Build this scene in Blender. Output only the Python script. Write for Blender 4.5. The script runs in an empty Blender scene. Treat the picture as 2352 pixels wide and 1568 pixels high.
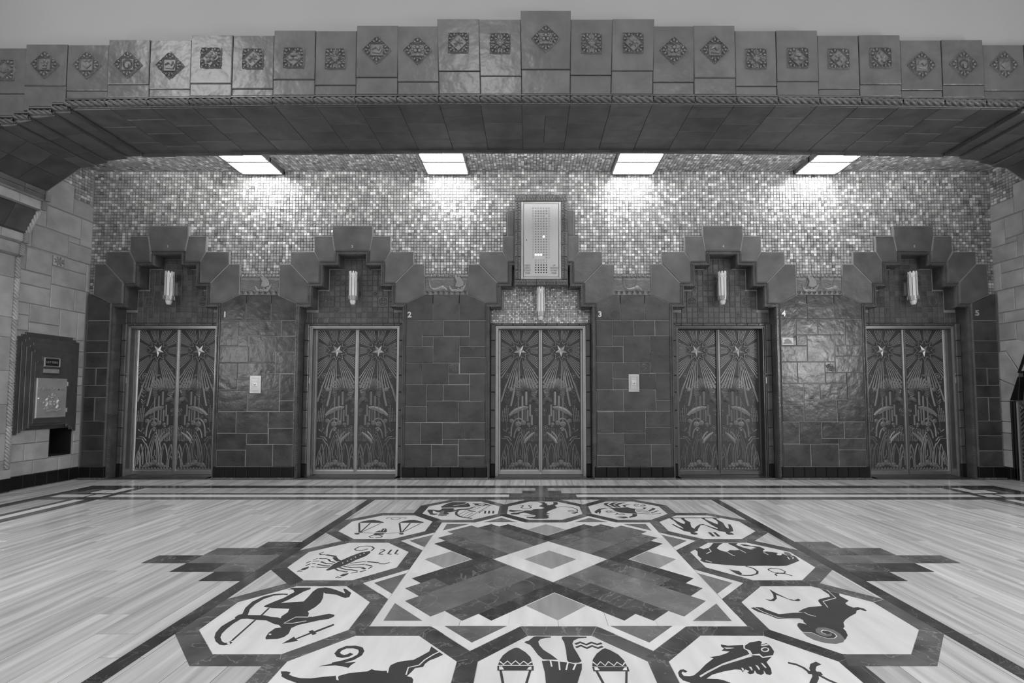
import bpy, math, random
from mathutils import Vector
random.seed(7)
PI=math.pi
sc=bpy.context.scene; COL=sc.collection
# light settings
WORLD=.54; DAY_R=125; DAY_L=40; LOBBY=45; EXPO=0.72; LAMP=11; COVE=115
# ---------------------------------------------------------------- camera
HC=1.2; XL,XR=-6.54,6.88
cam=bpy.data.cameras.new('camera'); co=bpy.data.objects.new('camera',cam); COL.objects.link(co)
cam.sensor_width=36; cam.lens=1062/2352*36
cam.shift_x=(1176-1218)/2352; cam.shift_y=(856-784)/2352
cam.clip_start=.05; cam.clip_end=200
co.location=(0,0,HC); co.rotation_euler=(PI/2+math.atan(52/1062),0,0)
sc.camera=co
# ---------------------------------------------------------------- light
w=bpy.data.worlds.new('world'); sc.world=w; w.use_nodes=True
bg=w.node_tree.nodes['Background']; bg.inputs[0].default_value=(1,1,1,1); bg.inputs[1].default_value=WORLD
def area(name,loc,rot,sx,sy,power):
    l=bpy.data.lights.new(name,'AREA'); l.shape='RECTANGLE'; l.size=sx; l.size_y=sy; l.energy=power
    o=bpy.data.objects.new(name,l); o.location=loc; o.rotation_euler=rot; COL.objects.link(o); return o
# assumed daylight through unseen openings in the right and left lobby walls
area('assumed_right_daylight',(XR+.015,2.0,2.1),(0,PI/2,0),1.4,1.8,DAY_R)
area('assumed_left_daylight',(XL-.015,3.05,2.05),(0,-PI/2,0),1.3,1.0,DAY_L)
# assumed lobby lamps over the hall in front of the arch, and one added fill
area('assumed_lobby_lamp_or_fill',(-5.6,1.8,6.7),(0,-.5,0),1.3,1.3,LOBBY)
area('assumed_lobby_lamp_or_fill',(3.2,-1.0,6.6),(0,0,0),1.2,1.2,LOBBY*1.6)  # unseen fill light added to brighten the right half of the floor
area('assumed_lobby_lamp_or_fill',(-.8,1.9,6.6),(0,0,0),.7,.7,LOBBY*.5)
v=sc.view_settings; v.view_transform='Standard'; v.look='None'; v.gamma=1; v.exposure=EXPO; v.use_curve_mapping=False
sc.cycles.max_bounces=6; sc.cycles.diffuse_bounces=3; sc.cycles.glossy_bounces=3; sc.cycles.sample_clamp_indirect=4
# ---------------------------------------------------------------- materials
def M(name,base,var=.15,rough=.5,metal=0.,scale=3.,bump=0.,bscale=None,rnd=.12,stretch=None,vein=0.,spec=.5,rvar=0.,detail=4.,col=None):
    m=bpy.data.materials.new(name); m.use_nodes=True; nt=m.node_tree; N=nt.nodes; L=nt.links
    b=N['Principled BSDF']; b.inputs['Metallic'].default_value=metal; b.inputs['Roughness'].default_value=rough
    b.inputs['Specular IOR Level'].default_value=spec
    g=N.new('ShaderNodeNewGeometry'); oi=N.new('ShaderNodeObjectInfo')
    off=N.new('ShaderNodeVectorMath'); off.operation='SCALE'; L.new(oi.outputs['Location'],off.inputs[0]); off.inputs['Scale'].default_value=3.7
    ad=N.new('ShaderNodeVectorMath'); ad.operation='ADD'; L.new(g.outputs['Position'],ad.inputs[0]); L.new(off.outputs[0],ad.inputs[1])
    vec=ad.outputs[0]
    if stretch:
        mp=N.new('ShaderNodeMapping'); mp.inputs['Scale'].default_value=stretch; L.new(vec,mp.inputs['Vector']); vec=mp.outputs[0]
    n=N.new('ShaderNodeTexNoise'); n.inputs['Scale'].default_value=scale; n.inputs['Detail'].default_value=detail; L.new(vec,n.inputs['Vector'])
    r=N.new('ShaderNodeMapRange'); r.inputs['From Min'].default_value=.3; r.inputs['From Max'].default_value=.7
    r.inputs['To Min'].default_value=base*(1-var); r.inputs['To Max'].default_value=base*(1+var); L.new(n.outputs['Fac'],r.inputs['Value'])
    val=r.outputs[0]
    if rnd:
        q=N.new('ShaderNodeMapRange'); q.inputs['To Min'].default_value=1-rnd; q.inputs['To Max'].default_value=1+rnd; L.new(oi.outputs['Random'],q.inputs['Value'])
        mu=N.new('ShaderNodeMath'); mu.operation='MULTIPLY'; L.new(val,mu.inputs[0]); L.new(q.outputs[0],mu.inputs[1]); val=mu.outputs[0]
    if vein:
        n2=N.new('ShaderNodeTexNoise'); n2.inputs['Scale'].default_value=scale*.9; n2.inputs['Detail'].default_value=7; n2.inputs['Distortion'].default_value=1.5; L.new(vec,n2.inputs['Vector'])
        s1=N.new('ShaderNodeMath'); s1.operation='SUBTRACT'; s1.inputs[1].default_value=.5; L.new(n2.outputs['Fac'],s1.inputs[0])
        s2=N.new('ShaderNodeMath'); s2.operation='ABSOLUTE'; L.new(s1.outputs[0],s2.inputs[0])
        s3=N.new('ShaderNodeMapRange'); s3.inputs['From Max'].default_value=.014; s3.inputs['To Min'].default_value=vein; s3.inputs['To Max'].default_value=0; L.new(s2.outputs[0],s3.inputs['Value'])
        a=N.new('ShaderNodeMath'); a.operation='ADD'; L.new(val,a.inputs[0]); L.new(s3.outputs[0],a.inputs[1]); val=a.outputs[0]
    if col:
        at=N.new('ShaderNodeAttribute'); at.attribute_name=col
        mu=N.new('ShaderNodeMath'); mu.operation='MULTIPLY'; L.new(val,mu.inputs[0]); L.new(at.outputs['Fac'],mu.inputs[1]); val=mu.outputs[0]
    L.new(val,b.inputs['Base Color'])
    if rvar:
        q=N.new('ShaderNodeMapRange'); q.inputs['From Min'].default_value=.3; q.inputs['From Max'].default_value=.7
        q.inputs['To Min'].default_value=max(.03,rough-rvar); q.inputs['To Max'].default_value=rough+rvar; L.new(n.outputs['Fac'],q.inputs['Value']); L.new(q.outputs[0],b.inputs['Roughness'])
    if bump:
        nb=N.new('ShaderNodeTexNoise'); nb.inputs['Scale'].default_value=bscale or scale*4; nb.inputs['Detail'].default_value=2; L.new(ad.outputs[0],nb.inputs['Vector'])
        bp=N.new('ShaderNodeBump'); bp.inputs['Strength'].default_value=1; bp.inputs['Distance'].default_value=bump; L.new(nb.outputs['Fac'],bp.inputs['Height']); L.new(bp.outputs[0],b.inputs['Normal'])
    return m
def EM(name,strength,c=1.):
    m=bpy.data.materials.new(name); m.use_nodes=True; N=m.node_tree.nodes; b=N['Principled BSDF']
    b.inputs['Base Color'].default_value=(.8,.8,.8,1); b.inputs['Emission Color'].default_value=(c,c,c,1); b.inputs['Emission Strength'].default_value=strength
    return m
MT=dict(
 grout=M('grout',.26,.1,.9,rnd=0), joint=M('floor_joint',.05,.1,.8,rnd=0), plaster=M('plaster',.32,.03,.9,scale=1.2,rnd=0),
 tile=M('glazed_pier_tile',.042,.35,.3,scale=4,bump=.0075,bscale=9,rnd=.22,rvar=.05),
 stone=M('glazed_surround_tile',.085,.3,.36,scale=4,bump=.006,bscale=9,rnd=.12),
 wtile=M('side_wall_tile',.32,.22,.42,scale=4,bump=.006,bscale=9,rnd=.12),
 vous=M('arch_block_glaze',.098,.18,.32,scale=5,bump=.010,bscale=8,rnd=.08),
 soff=M('soffit_tile',.078,.25,.4,scale=5,bump=.006,bscale=8,rnd=.18),
 orn=M('ornament_glaze',.14,.2,.4,scale=8,rnd=.08), jamb=M('jamb_glaze',.06,.3,.3,scale=6,rnd=.12,bump=.004,bscale=20),
 black=M('black_glaze',.008,.3,.4,scale=6,spec=.2,rnd=.1,bump=.004,bscale=12), void=M('dark_void',.004,0,.9,rnd=0),
 tymp=M('tympanum_tile',.07,.25,.35,scale=6,rnd=.25), mosaic=M('mosaic_gold',.70,.12,.42,scale=30,rnd=0,bump=.004,bscale=60,col='shade',metal=.25),
 relief=M('relief_clay',.22,.15,.5,scale=10,rnd=.05),
 plank=M('travertine_plank',.48,.28,.16,scale=1.9,stretch=(9,.5,1),rnd=.12,detail=6,rvar=.04), plankg=M('travertine_grey',.40,.22,.16,scale=1.6,stretch=(9,.6,1),rnd=.12,detail=6),
 white=M('pale_marble',.67,.1,.14,scale=2.,stretch=(5,1.,1),rnd=.05,detail=6), figure=M('figure_inlay',.055,.08,.14,scale=5,rnd=.03), horn=M('horn_inlay',.17,.05,.14,rnd=0),
 dark=M('dark_marble',.09,.4,.13,scale=5,rnd=.3,vein=.11), darker=M('black_marble',.052,.3,.12,scale=6,rnd=.2,vein=.05), mid=M('grey_marble',.15,.25,.13,scale=4,rnd=.15,vein=.05),
 diag=M('travertine_diamond',.30,.2,.15,scale=1.5,stretch=(7,.6,1),rnd=.05,detail=6),
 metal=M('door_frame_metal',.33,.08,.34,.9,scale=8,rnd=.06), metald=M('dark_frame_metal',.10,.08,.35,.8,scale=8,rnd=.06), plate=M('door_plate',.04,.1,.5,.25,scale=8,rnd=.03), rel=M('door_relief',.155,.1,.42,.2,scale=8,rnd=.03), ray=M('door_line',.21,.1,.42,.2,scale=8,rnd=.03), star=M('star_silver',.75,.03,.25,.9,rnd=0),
 bronze=M('mailbox_bronze',.11,.2,.3,.5,scale=6,rnd=.06), silver=M('mailbox_door',.42,.1,.4,.5,scale=8,rnd=.04), panel=M('indicator_panel',.45,.03,.38,.6,scale=4,rnd=0), num=M('numeral_metal',.5,.05,.4,.6,rnd=0),
 glass=M('sconce_glass',.62,.05,.3,rnd=.04), brass=M('sconce_metal',.33,.1,.35,.7,rnd=.04), lampf=M('lamp_frame',.16,.1,.45,.6,rnd=0),
 pane=EM('lamp_pane',LAMP), cove=EM('assumed_cove_strip',COVE), lit=EM('lit_dot',2.5), tube=EM('sconce_tube',.5), sign=M('sign_white',.55,.02,.5,rnd=0), signg=M('sign_grey',.2,.02,.5,rnd=0), grille=M('grille_metal',.32,.1,.35,.9,rnd=.05),
)
# ---------------------------------------------------------------- mesh helpers
LOC={}
def FW(Y0): return lambda u,v,w:(u,Y0-w,v)          # faces the hall (-Y)
def FLW(X0): return lambda u,v,w:(X0+w,u,v)         # left wall, u=Y
def FRW(X0): return lambda u,v,w:(X0-w,u,v)         # right wall
def FF(Z0): return lambda u,v,w:(u,v,Z0+w)          # floor
def FC(Z0): return lambda u,v,w:(u,v,Z0-w)          # ceiling
def area2(p): return sum(p[i][0]*p[(i+1)%len(p)][1]-p[(i+1)%len(p)][0]*p[i][1] for i in range(len(p)))/2
def inset(p,d):
    n=len(p); o=[]
    for i in range(n):
        a,b,c=p[i-1],p[i],p[(i+1)%n]
        e1=(b[0]-a[0],b[1]-a[1]); e2=(c[0]-b[0],c[1]-b[1])
        l1=math.hypot(*e1) or 1; l2=math.hypot(*e2) or 1
        n1=(-e1[1]/l1,e1[0]/l1); n2=(-e2[1]/l2,e2[0]/l2)
        k=1+n1[0]*n2[0]+n1[1]*n2[1]
        k=max(k,.25); o.append((b[0]+d*(n1[0]+n2[0])/k,b[1]+d*(n1[1]+n2[1])/k))
    return o
def prop(o,label=None,cat=None,kind=None,group=None):
    for k,x in (('label',label),('category',cat),('kind',kind),('group',group)):
        if x: o[k]=x
    return o
def link(name,data,parent,world):
    o=bpy.data.objects.new(name,data); COL.objects.link(o)
    pl=LOC.get(parent.name,Vector()) if parent else Vector()
    o.location=Vector(world)-pl
    if parent: o.parent=parent
    LOC[o.name]=Vector(world); return o
def E(name,loc,label=None,cat=None,kind=None,group=None,parent=None):
    o=link(name,None,parent,loc); o.empty_display_size=.1; return prop(o,label,cat,kind,group)
class MB:
    def __init__(s): s.V=[];s.F=[];s.C=[]
    def add(s,V,F):
        k=len(s.V); s.V+=V; s.F+=[tuple(i+k for i in f) for f in F]
    def box(s,x0,x1,y0,y1,z0,z1):
        s.add([(x,y,z) for x in (x0,x1) for y in (y0,y1) for z in (z0,z1)],[(0,1,3,2),(4,6,7,5),(0,4,5,1),(2,3,7,6),(0,2,6,4),(1,5,7,3)]); return s
    def prism(s,p,fr,w0,w1,bev=0.):
        p=list(p)
        if area2(p)<0: p.reverse()
        n=len(p); rings=[[fr(u,v,w0) for u,v in p]]
        if bev:
            rings.append([fr(u,v,w1-bev) for u,v in p]); rings.append([fr(u,v,w1) for u,v in inset(p,bev)])
        else: rings.append([fr(u,v,w1) for u,v in p])
        V=[x for r in rings for x in r]; F=[]
        for k in range(len(rings)-1):
            for i in range(n): j=(i+1)%n; F.append((k*n+i,k*n+j,k*n+n+j,k*n+n+i))
        F.append(tuple(range((len(rings)-1)*n,len(rings)*n))); s.add(V,F); return s
    def rect(s,u0,u1,v0,v1,fr,w0,w1,bev=0.): return s.prism([(u0,v0),(u1,v0),(u1,v1),(u0,v1)],fr,w0,w1,bev)
    def ribbon(s,path,wd,h,fr,w0=0.,flat=False,closed=False):
        n=len(path); V=[];F=[]; m=4 if flat else 3
        for i,(u,v) in enumerate(path):
            a=path[i-1] if (i or closed) else path[0]; b=path[(i+1)%n] if (i<n-1 or closed) else path[-1]
            t=(b[0]-a[0],b[1]-a[1]); l=math.hypot(*t) or 1; nx,ny=-t[1]/l,t[0]/l
            ww=(wd[i] if isinstance(wd,(list,tuple)) else wd)/2
            A=(u+nx*ww,v+ny*ww);B=(u-nx*ww,v-ny*ww)
            V+= [fr(*A,w0),fr(*A,w0+h),fr(*B,w0+h),fr(*B,w0)] if flat else [fr(*A,w0),fr(u,v,w0+h),fr(*B,w0)]
        for i in range(n if closed else n-1):
            j=(i+1)%n
            for k in range(m-1): F.append((i*m+k,i*m+k+1,j*m+k+1,j*m+k))
        if flat and not closed: F+=[(0,1,2,3),((n-1)*m,(n-1)*m+3,(n-1)*m+2,(n-1)*m+1)]
        s.add(V,F); return s
    def ring(s,cx,cy,r,wd,h,fr,n=14,w0=0.):
        return s.ribbon([(cx+r*math.cos(2*PI*i/n),cy+r*math.sin(2*PI*i/n)) for i in range(n)],wd,h,fr,w0,closed=True)
    def dome(s,cx,cy,r,h,fr,n=10,w0=0.,ry=None,rot=0.):
        ry=ry or r; V=[]; c,q=math.cos(rot),math.sin(rot)
        for rr,hh in ((1,0),(.78,.62),(.4,.93)):
            for i in range(n):
                x,y=r*rr*math.cos(2*PI*i/n),ry*rr*math.sin(2*PI*i/n); V.append(fr(cx+c*x-q*y,cy+q*x+c*y,w0+h*hh))
        V.append(fr(cx,cy,w0+h)); F=[]
        for k in range(2):
            for i in range(n): j=(i+1)%n; F.append((k*n+i,k*n+j,k*n+n+j,k*n+n+i))
        F+=[(2*n+i,2*n+(i+1)%n,3*n) for i in range(n)]; s.add(V,F); return s
    def cyl(s,cx,cy,z0,z1,r0,r1=None,n=14,caps=True):
        r1=r0 if r1 is None else r1; V=[]
        for z,r in ((z0,r0),(z1,r1)): V+=[(cx+r*math.cos(2*PI*i/n),cy+r*math.sin(2*PI*i/n),z) for i in range(n)]
        F=[(i,(i+1)%n,n+(i+1)%n,n+i) for i in range(n)]
        if caps: F+=[tuple(range(n))[::-1],tuple(range(n,2*n))]
        s.add(V,F); return s
    def build(s,name,mat,parent=None,smooth=False,**kw):
        xs=list(zip(*s.V)); c=Vector(((min(xs[0])+max(xs[0]))/2,(min(xs[1])+max(xs[1]))/2,min(xs[2])))
        me=bpy.data.meshes.new(name); me.from_pydata([tuple(Vector(p)-c) for p in s.V],[],s.F)
        me.materials.append(MT[mat])
        if smooth: me.shade_smooth()
        if s.C:
            at=me.attributes.new('shade','FLOAT','FACE'); at.data.foreach_set('value',s.C)
        return prop(link(name,me,parent,c),**kw)
    def mesh(s,name,mat,smooth=False):
        me=bpy.data.meshes.new(name); me.from_pydata(s.V,[],s.F); me.materials.append(MT[mat])
        if smooth: me.shade_smooth()
        return me
def tile(name,poly,fr,mat,parent,w0,w1,bev=.004,gap=.002,**kw):
    if area2(poly)<0: poly=list(poly)[::-1]
    return MB().prism(inset(poly,gap),fr,w0,w1,bev).build(name,mat,parent,**kw)
def R4(u0,u1,v0,v1): return [(u0,v0),(u1,v0),(u1,v1),(u0,v1)]
def text(s,size,ext,mat,fr,bold=0.):
    cu=bpy.data.curves.new('t','FONT'); cu.body=s; cu.size=size; cu.extrude=0; cu.offset=bold; cu.align_x='CENTER'; cu.align_y='CENTER'; cu.resolution_u=3
    o=bpy.data.objects.new('t',cu); COL.objects.link(o); dg=bpy.context.evaluated_depsgraph_get(); me=bpy.data.meshes.new_from_object(o.evaluated_get(dg))
    mb=MB(); pts=[(x.co.x,x.co.y) for x in me.vertices]; n=len(pts)
    mb.V=[fr(u,v,ext) for u,v in pts]+[fr(u,v,0) for u,v in pts]; mb.F=[tuple(p.vertices) for p in me.polygons]
    from collections import Counter
    ed=Counter(tuple(sorted(e)) for p in me.polygons for e in p.edge_keys)
    mb.F+=[(a,b,b+n,a+n) for (a,b),k in ed.items() if k==1]
    bpy.data.objects.remove(o); bpy.data.curves.remove(cu); bpy.data.meshes.remove(me); return mb
def sp(s): 
    v=[int(t)/1000 for t in s.split()]; return list(zip(v[::2],v[1::2]))
def spiral(cx,cy,r,turns,a0=0.,n=16,sgn=1): return [(cx+r*(1-.8*i/n)*math.cos(a0+sgn*2*PI*turns*i/n),cy+r*(1-.8*i/n)*math.sin(a0+sgn*2*PI*turns*i/n)) for i in range(n+1)]
def arcp(cx,cy,rx,ry,a0,a1,n=10): return [(cx+rx*math.cos(math.radians(a0+(a1-a0)*i/n)),cy+ry*math.sin(math.radians(a0+(a1-a0)*i/n))) for i in range(n+1)]
# key dimensions (metres)
YF,YM,YT,YL=6.74,6.785,6.94,7.02       # surround face, mosaic backing, tympanum, door leaf
XL,XR=-6.54,6.88                       # side walls
XC=.168                                # arch axis
DOORX=(-5.36,-2.632,.155,2.853,5.68)   # elevator axes
CX,CY=.147,3.453                       # centre of the floor star
ZC=4.56                                # recess ceiling

# zodiac figures: (material, stroke width mm or 0 for a filled outline, x y ... in mm from the medallion centre)
ZOD=[
 ('sagittarius','archer with bow and arrow inlaid in pale octagon',-1.4625,-0.862,[
  (0,0,'-189 328 -168 358 -55 360 -49 337 -73 303 -105 190 -129 146 -57 159 -6 166 -8 226 -16 303 -9 349 33 365 78 349 143 309 193 275 153 343 167 345 227 283 237 226 218 213 184 232 145 259 72 275 55 292 85 216 99 154 95 95 78 43 95 20 110 -21 136 -21 209 15 244 2 250 -16 232 -44 187 -60 100 -110 81 -142 97 -197 91 -231 67 -249 13 -253 1 -234 -9 -189 -1 -144 27 -136 -2 -108 -26 -102 -94 -61 -147 -55 -206 -41 -265 -47 -283 -29 -282 0 -269 12 -231 -1 -140 -3 -92 -21 -51 -27 -29 -38 -37 -16 -28 33 -41 74 -146 83 -197 97 -203 109 -177 164 -148 211 -125 297 -150 331 -172 337'),
  (0,0,'-266 9 -296 85 -304 164 -280 232 -235 267 -191 274 -151 270 -145 253 -174 259 -223 246 -257 200 -268 134 -261 71 -230 0'),
  (0,0,'-236 -34 -248 -93 -247 -150 -240 -197 -223 -234 -191 -271 -164 -288 -149 -271 -134 -279 -133 -295 -156 -307 -181 -302 -222 -271 -253 -234 -277 -189 -291 -126 -283 -77 -273 -41'),
  (0,11,'-161 83 -153 -3'),
  (0,11,'-156 -55 -146 -267'),
  (0,0,'115 -292 139 -228 155 -245 199 -189 186 -174 202 -162 214 -175 281 -99 291 -112 227 -189 238 -198 224 -212 211 -198 164 -253 179 -266'),
  (1,5,'123 -68 63 -93 17 -92 28 -64 45 -25 115 -25'),
  (1,0,'-139 -289 -137 -293 -137 -295 -139 -298 -143 -298 -148 -295 -152 -293 -155 -289 -157 -286 -156 -283 -154 -281 -150 -281 -146 -283 -142 -286'),
  (1,0,'15 -207 16 -209 15 -211 13 -213 10 -213 7 -211 3 -209 1 -207 1 -204 2 -202 3 -201 7 -201 10 -202 13 -204'),
 ]),
 ('capricorn','sea goat inlaid in pale octagon',-0.862,-1.4625,[
  (0,24,'-116 223 -126 206 -146 198 -168 206 -186 227 -184 254 -162 277 -124 279 -91 265 -76 240 -75 210 -94 180 -129 157 -172 138'),
  (0,0,'-221 121 -192 134 -149 151 -143 143 -114 148 -71 154 -83 132 -87 109 -114 120 -153 128'),
  (0,0,'-371 82 -347 83 -325 77 -324 60 -296 45 -259 34 -217 33 -173 43 -118 51 -104 23 -92 18 -105 43 -104 51 -72 69 -33 77 7 83 19 99 36 91 70 86 89 87 97 69 93 57 99 74 93 110 93 129 115 151 148 164 184 170 210 200 241 240 241 284 311 213 284 186 258 167 244 141 241 117 207 107 199 80 187 48 210 40 221 23 224 4 187 -53 106 -108 -22 -108 -141 -58 -265 4 -318 28 -350 48 -352 57'),
  (1,6,'289 237 264 210 236 170 220 129 177 110 181 57'),
 ]),
 ('aquarius','water bearer figure with two jars inlaid in pale octagon',0,-1.4625,[
  (0,0,'-43 374 -45 365 -73 361 -98 349 -108 327 -103 293 -85 254 -48 210 -22 172 -65 173 -90 177 -112 213 -134 268 -148 297 -176 319 -170 328 -156 334 -146 349 -130 372 -114 377'),
  (0,0,'10 371 20 375 132 372 133 363 92 358 66 338 57 308 61 268 73 220 85 160 70 149 48 148 26 154 20 170 21 247 18 319 9 353'),
  (0,0,'-95 162 -65 166 -18 157 22 149 50 136 84 141 79 98 63 45 51 4 43 -108 20 -178 -75 -178 -85 -108 -82 4 -84 74'),
  (1,7,'-56 164 -52 117'),
  (1,7,'-18 157 -18 92'),
  (1,7,'22 148 10 93'),
  (1,7,'56 136 41 93'),
  (0,0,'-290 132 -286 167 -274 206 -249 244 -224 268 -212 273 -200 267 -169 233 -146 193 -135 132'),
  (1,7,'-285 157 -267 134 -250 160 -232 134 -214 162 -194 134 -177 159 -158 134 -140 155'),
  (0,0,'-293 124 -132 124 -132 89 -291 89'),
  (0,0,'-282 89 -271 89 -245 -58 -257 -58'),
  (0,0,'-153 89 -142 89 -168 -58 -179 -58'),
  (1,0,'-285 118 -272 118 -262 95 -283 95'),
  (1,0,'-142 118 -153 113 -162 95 -142 95'),
  (0,0,'128 121 137 173 161 220 193 258 208 267 230 251 261 213 278 167 282 121'),
  (1,7,'134 153 150 126 169 154 186 124 205 155 225 124 243 151 263 124 278 148'),
  (0,0,'127 117 286 117 285 83 128 83'),
  (0,0,'137 83 148 83 174 -58 162 -58'),
  (0,0,'267 83 277 83 246 -58 236 -58'),
  (1,0,'136 112 149 112 156 91 135 91'),
  (1,0,'278 112 266 107 257 91 276 91'),
  (0,14,'70 303 96 321 123 299 150 319 176 301 199 312'),
  (0,14,'71 275 96 291 122 268 149 288 175 268 199 284'),
 ]),
 ('pisces','leaping fish inlaid in pale octagon',0.862,-1.4625,[
  (0,0,'-90 301 -61 290 16 296 3 265 12 247 8 210 49 205 54 185 102 198 55 154 49 104 35 69 21 56 8 63 11 92 1 69 -17 57 -31 69 -28 92 -43 69 -62 63 -69 74 -54 86 -66 98 -87 77 -87 95 -111 98 -167 83 -226 60 -263 31 -214 28 -194 20 -173 4 -180 -58 -298 -108 -341 -47 -340 4 -365 20 -373 45 -369 74 -353 95 -336 98 -325 83 -337 74 -347 82 -355 71 -352 51 -328 48 -307 54 -272 86 -226 135 -172 183 -184 194 -140 203 -97 223 -73 240 -109 246 -89 265 -96 283'),
  (0,0,'21 290 58 319 112 333 120 323 102 301 137 312 142 283 135 240 115 210 60 196 57 222 22 215 27 249 10 267'),
  (1,0,'-286 48 -238 83 -147 141 5 214 15 200 -157 126 -244 69 -283 40'),
  (1,6,'116 254 112 248 105 242 98 239 91 238 85 239 82 242 81 248 83 254 87 261 94 266 101 270 108 271 114 270 118 266 119 261 116 254'),
  (1,0,'99 293 134 304 136 293 99 286'),
  (1,0,'-87 272 -39 270 -58 263 -81 261'),
  (1,0,'-80 107 -72 106 -74 92 -84 83'),
  (1,0,'-42 117 -32 113 -37 92 -43 86'),
  (1,0,'-7 129 1 123 -2 98 -9 92'),
  (1,0,'25 145 32 141 33 110 26 107'),
  (0,14,'149 148 178 135 196 110 201 83 221 69 234 51 248 23 271 -5'),
  (0,24,'285 146 251 129 228 98 221 69 207 40 166 -5'),
  (0,24,'193 77 250 67'),
 ]),
 ('aries','ram with curled horn inlaid in pale octagon',1.4625,-0.862,[
  (0,0,'192 342 263 274 245 243 249 209 255 177 212 145 206 119 218 88 249 93 270 78 271 54 255 44 244 66 214 54 186 20 126 -18 77 -54 46 -85 23 -128 4 -145 -1 -174 -20 -214 -49 -245 -63 -257 -102 -249 -142 -249 -165 -228 -187 -190 -226 -186 -225 -158 -218 -120 -201 -94 -184 -87 -169 -90 -161 -103 -159 -72 -150 -54 -157 -47 -234 -45 -280 -41 -307 1 -346 39 -363 83 -337 95 -294 88 -290 68 -271 44 -244 10 -160 25 -94 29 -120 39 -80 68 -33 93 55 109 74 177 97 198 181 231 194 265'),
  (2,0,'-229 -186 -230 -222 -215 -257 -178 -287 -131 -294 -86 -279 -61 -253 -49 -206 -57 -162 -84 -139 -122 -139 -147 -158 -162 -186 -156 -214 -135 -226 -112 -224 -97 -214 -91 -192 -105 -205 -123 -206 -133 -190 -128 -174 -110 -164 -89 -173 -76 -200 -82 -226 -107 -245 -141 -247 -165 -227 -186 -189'),
  (1,4,'221 324 203 213 96 166 75 88'),
  (1,4,'-340 93 -317 34 -273 -27 -233 -43 -160 -45 -156 -68'),
  (1,4,'-94 29 -84 1 -58 -18'),
  (1,4,'-184 -87 -161 -103'),
  (1,4,'-229 -186 -186 -189 -165 -227 -141 -247 -107 -245 -82 -226 -76 -200 -89 -173 -110 -164 -128 -174 -133 -190 -123 -206'),
  (0,0,'-127 336 -115 277 -87 204 -60 184 -24 204 -24 184 -44 169 -80 182 -110 231 -127 260 -152 204 -186 171 -208 173 -224 195 -196 187 -168 209 -144 260'),
 ]),
 ('taurus','bull inlaid in pale octagon',1.4625,0,[
  (0,0,'-324 216 -277 258 -255 223 -199 258 -148 330 -122 372 -42 372 -96 316 -144 244 -136 195 -103 155 -60 202 -22 195 21 209 14 287 -3 345 -1 372 78 372 45 330 70 265 108 216 157 223 184 175 192 164 210 172 271 141 306 115 315 82 365 76 365 44 346 -30 270 -83 198 -129 137 -135 56 -129 -92 -133 -153 -129 -229 -112 -304 -89 -361 -60 -371 -18 -351 7 -352 82 -322 168'),
  (0,0,'79 342 123 338 158 301 213 279 224 223 181 177 158 216 114 230 173 251 151 287 112 294 96 301'),
  (2,0,'336 161 367 135 355 82 324 82 316 108'),
  (1,0,'293 106 287 96 277 89 267 85 258 85 252 89 250 96 253 106 260 115 270 123 280 127 289 127 295 123 297 115'),
  (1,7,'-210 230 -218 168 -273 119'),
  (1,7,'-100 150 -89 82 -76 73'),
  (1,7,'21 209 34 137'),
  (1,7,'-333 -27 -304 -63'),
  (1,7,'175 148 184 95'),
  (1,7,'304 50 288 -6'),
  (1,7,'332 57 341 38 319 7'),
  (0,14,'-93 -135 -60 -180 -58 -234 -82 -276 -132 -304 -172 -306 -204 -298 -217 -265'),
  (0,0,'-236 -196 -214 -212 -181 -228 -182 -276 -206 -301 -222 -276 -230 -239'),
  (0,9,'34 -196 65 -177 96 -180 122 -201 129 -239 107 -265 75 -265 38 -244 30 -212 34 -196'),
  (0,10,'32 -312 37 -281 66 -267 109 -276 135 -312'),
 ]),
 ('scorpio','scorpion inlaid in pale octagon',-1.4625,0,[
  (0,0,'-91 -212 -86 -169 -86 -101 -62 -24 -25 69 15 141 78 182 94 135 86 69 47 -6 7 -112 -20 -157 -43 -191 -73 -218'),
  (0,13,'86 186 89 244 56 287 -1 301 -45 279 -57 223 -32 194 10 191 45 230'),
  (0,30,'-72 -36 -104 -6 -138 44'),
  (0,22,'-131 57 -174 76 -223 95'),
  (0,12,'-230 102 -263 95 -286 121 -267 155'),
  (0,14,'-88 -66 -132 -42 -171 7'),
  (0,12,'-178 13 -208 13 -241 19'),
  (0,9,'-250 19 -271 -12'),
  (0,14,'-92 -95 -141 -89 -198 -48'),
  (0,11,'-216 -36 -262 -39'),
  (0,11,'-274 -42 -291 -77'),
  (0,14,'-92 -135 -136 -129 -199 -101'),
  (0,11,'-216 -91 -243 -89'),
  (0,12,'-254 -91 -268 -129'),
  (0,11,'-90 -160 -142 -163 -184 -152'),
  (0,11,'-197 -152 -221 -148'),
  (0,8,'-242 -228 -261 -239'),
  (0,8,'-268 -212 -273 -239'),
  (0,11,'26 -83 70 -66 125 -42'),
  (0,16,'136 -48 183 -60 229 -72'),
  (0,12,'235 -89 279 -95 304 -66'),
  (0,12,'18 -118 87 -112 137 -98'),
  (0,14,'144 -106 200 -135'),
  (0,11,'208 -146 192 -185'),
  (0,13,'2 -141 65 -163 133 -157'),
  (0,20,'139 -163 174 -191'),
  (0,12,'186 -212 157 -244'),
  (0,13,'-18 -163 43 -201 94 -207'),
  (0,14,'96 -212 135 -228'),
  (0,10,'141 -244 105 -267'),
  (0,13,'-37 -185 -3 -218 44 -234'),
  (0,13,'46 -239 72 -244'),
  (0,8,'44 -322 32 -345'),
  (0,8,'66 -337 46 -347'),
  (0,0,'-266 -212 -266 -180 -248 -157 -238 -144 -228 -174 -236 -207'),
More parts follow.
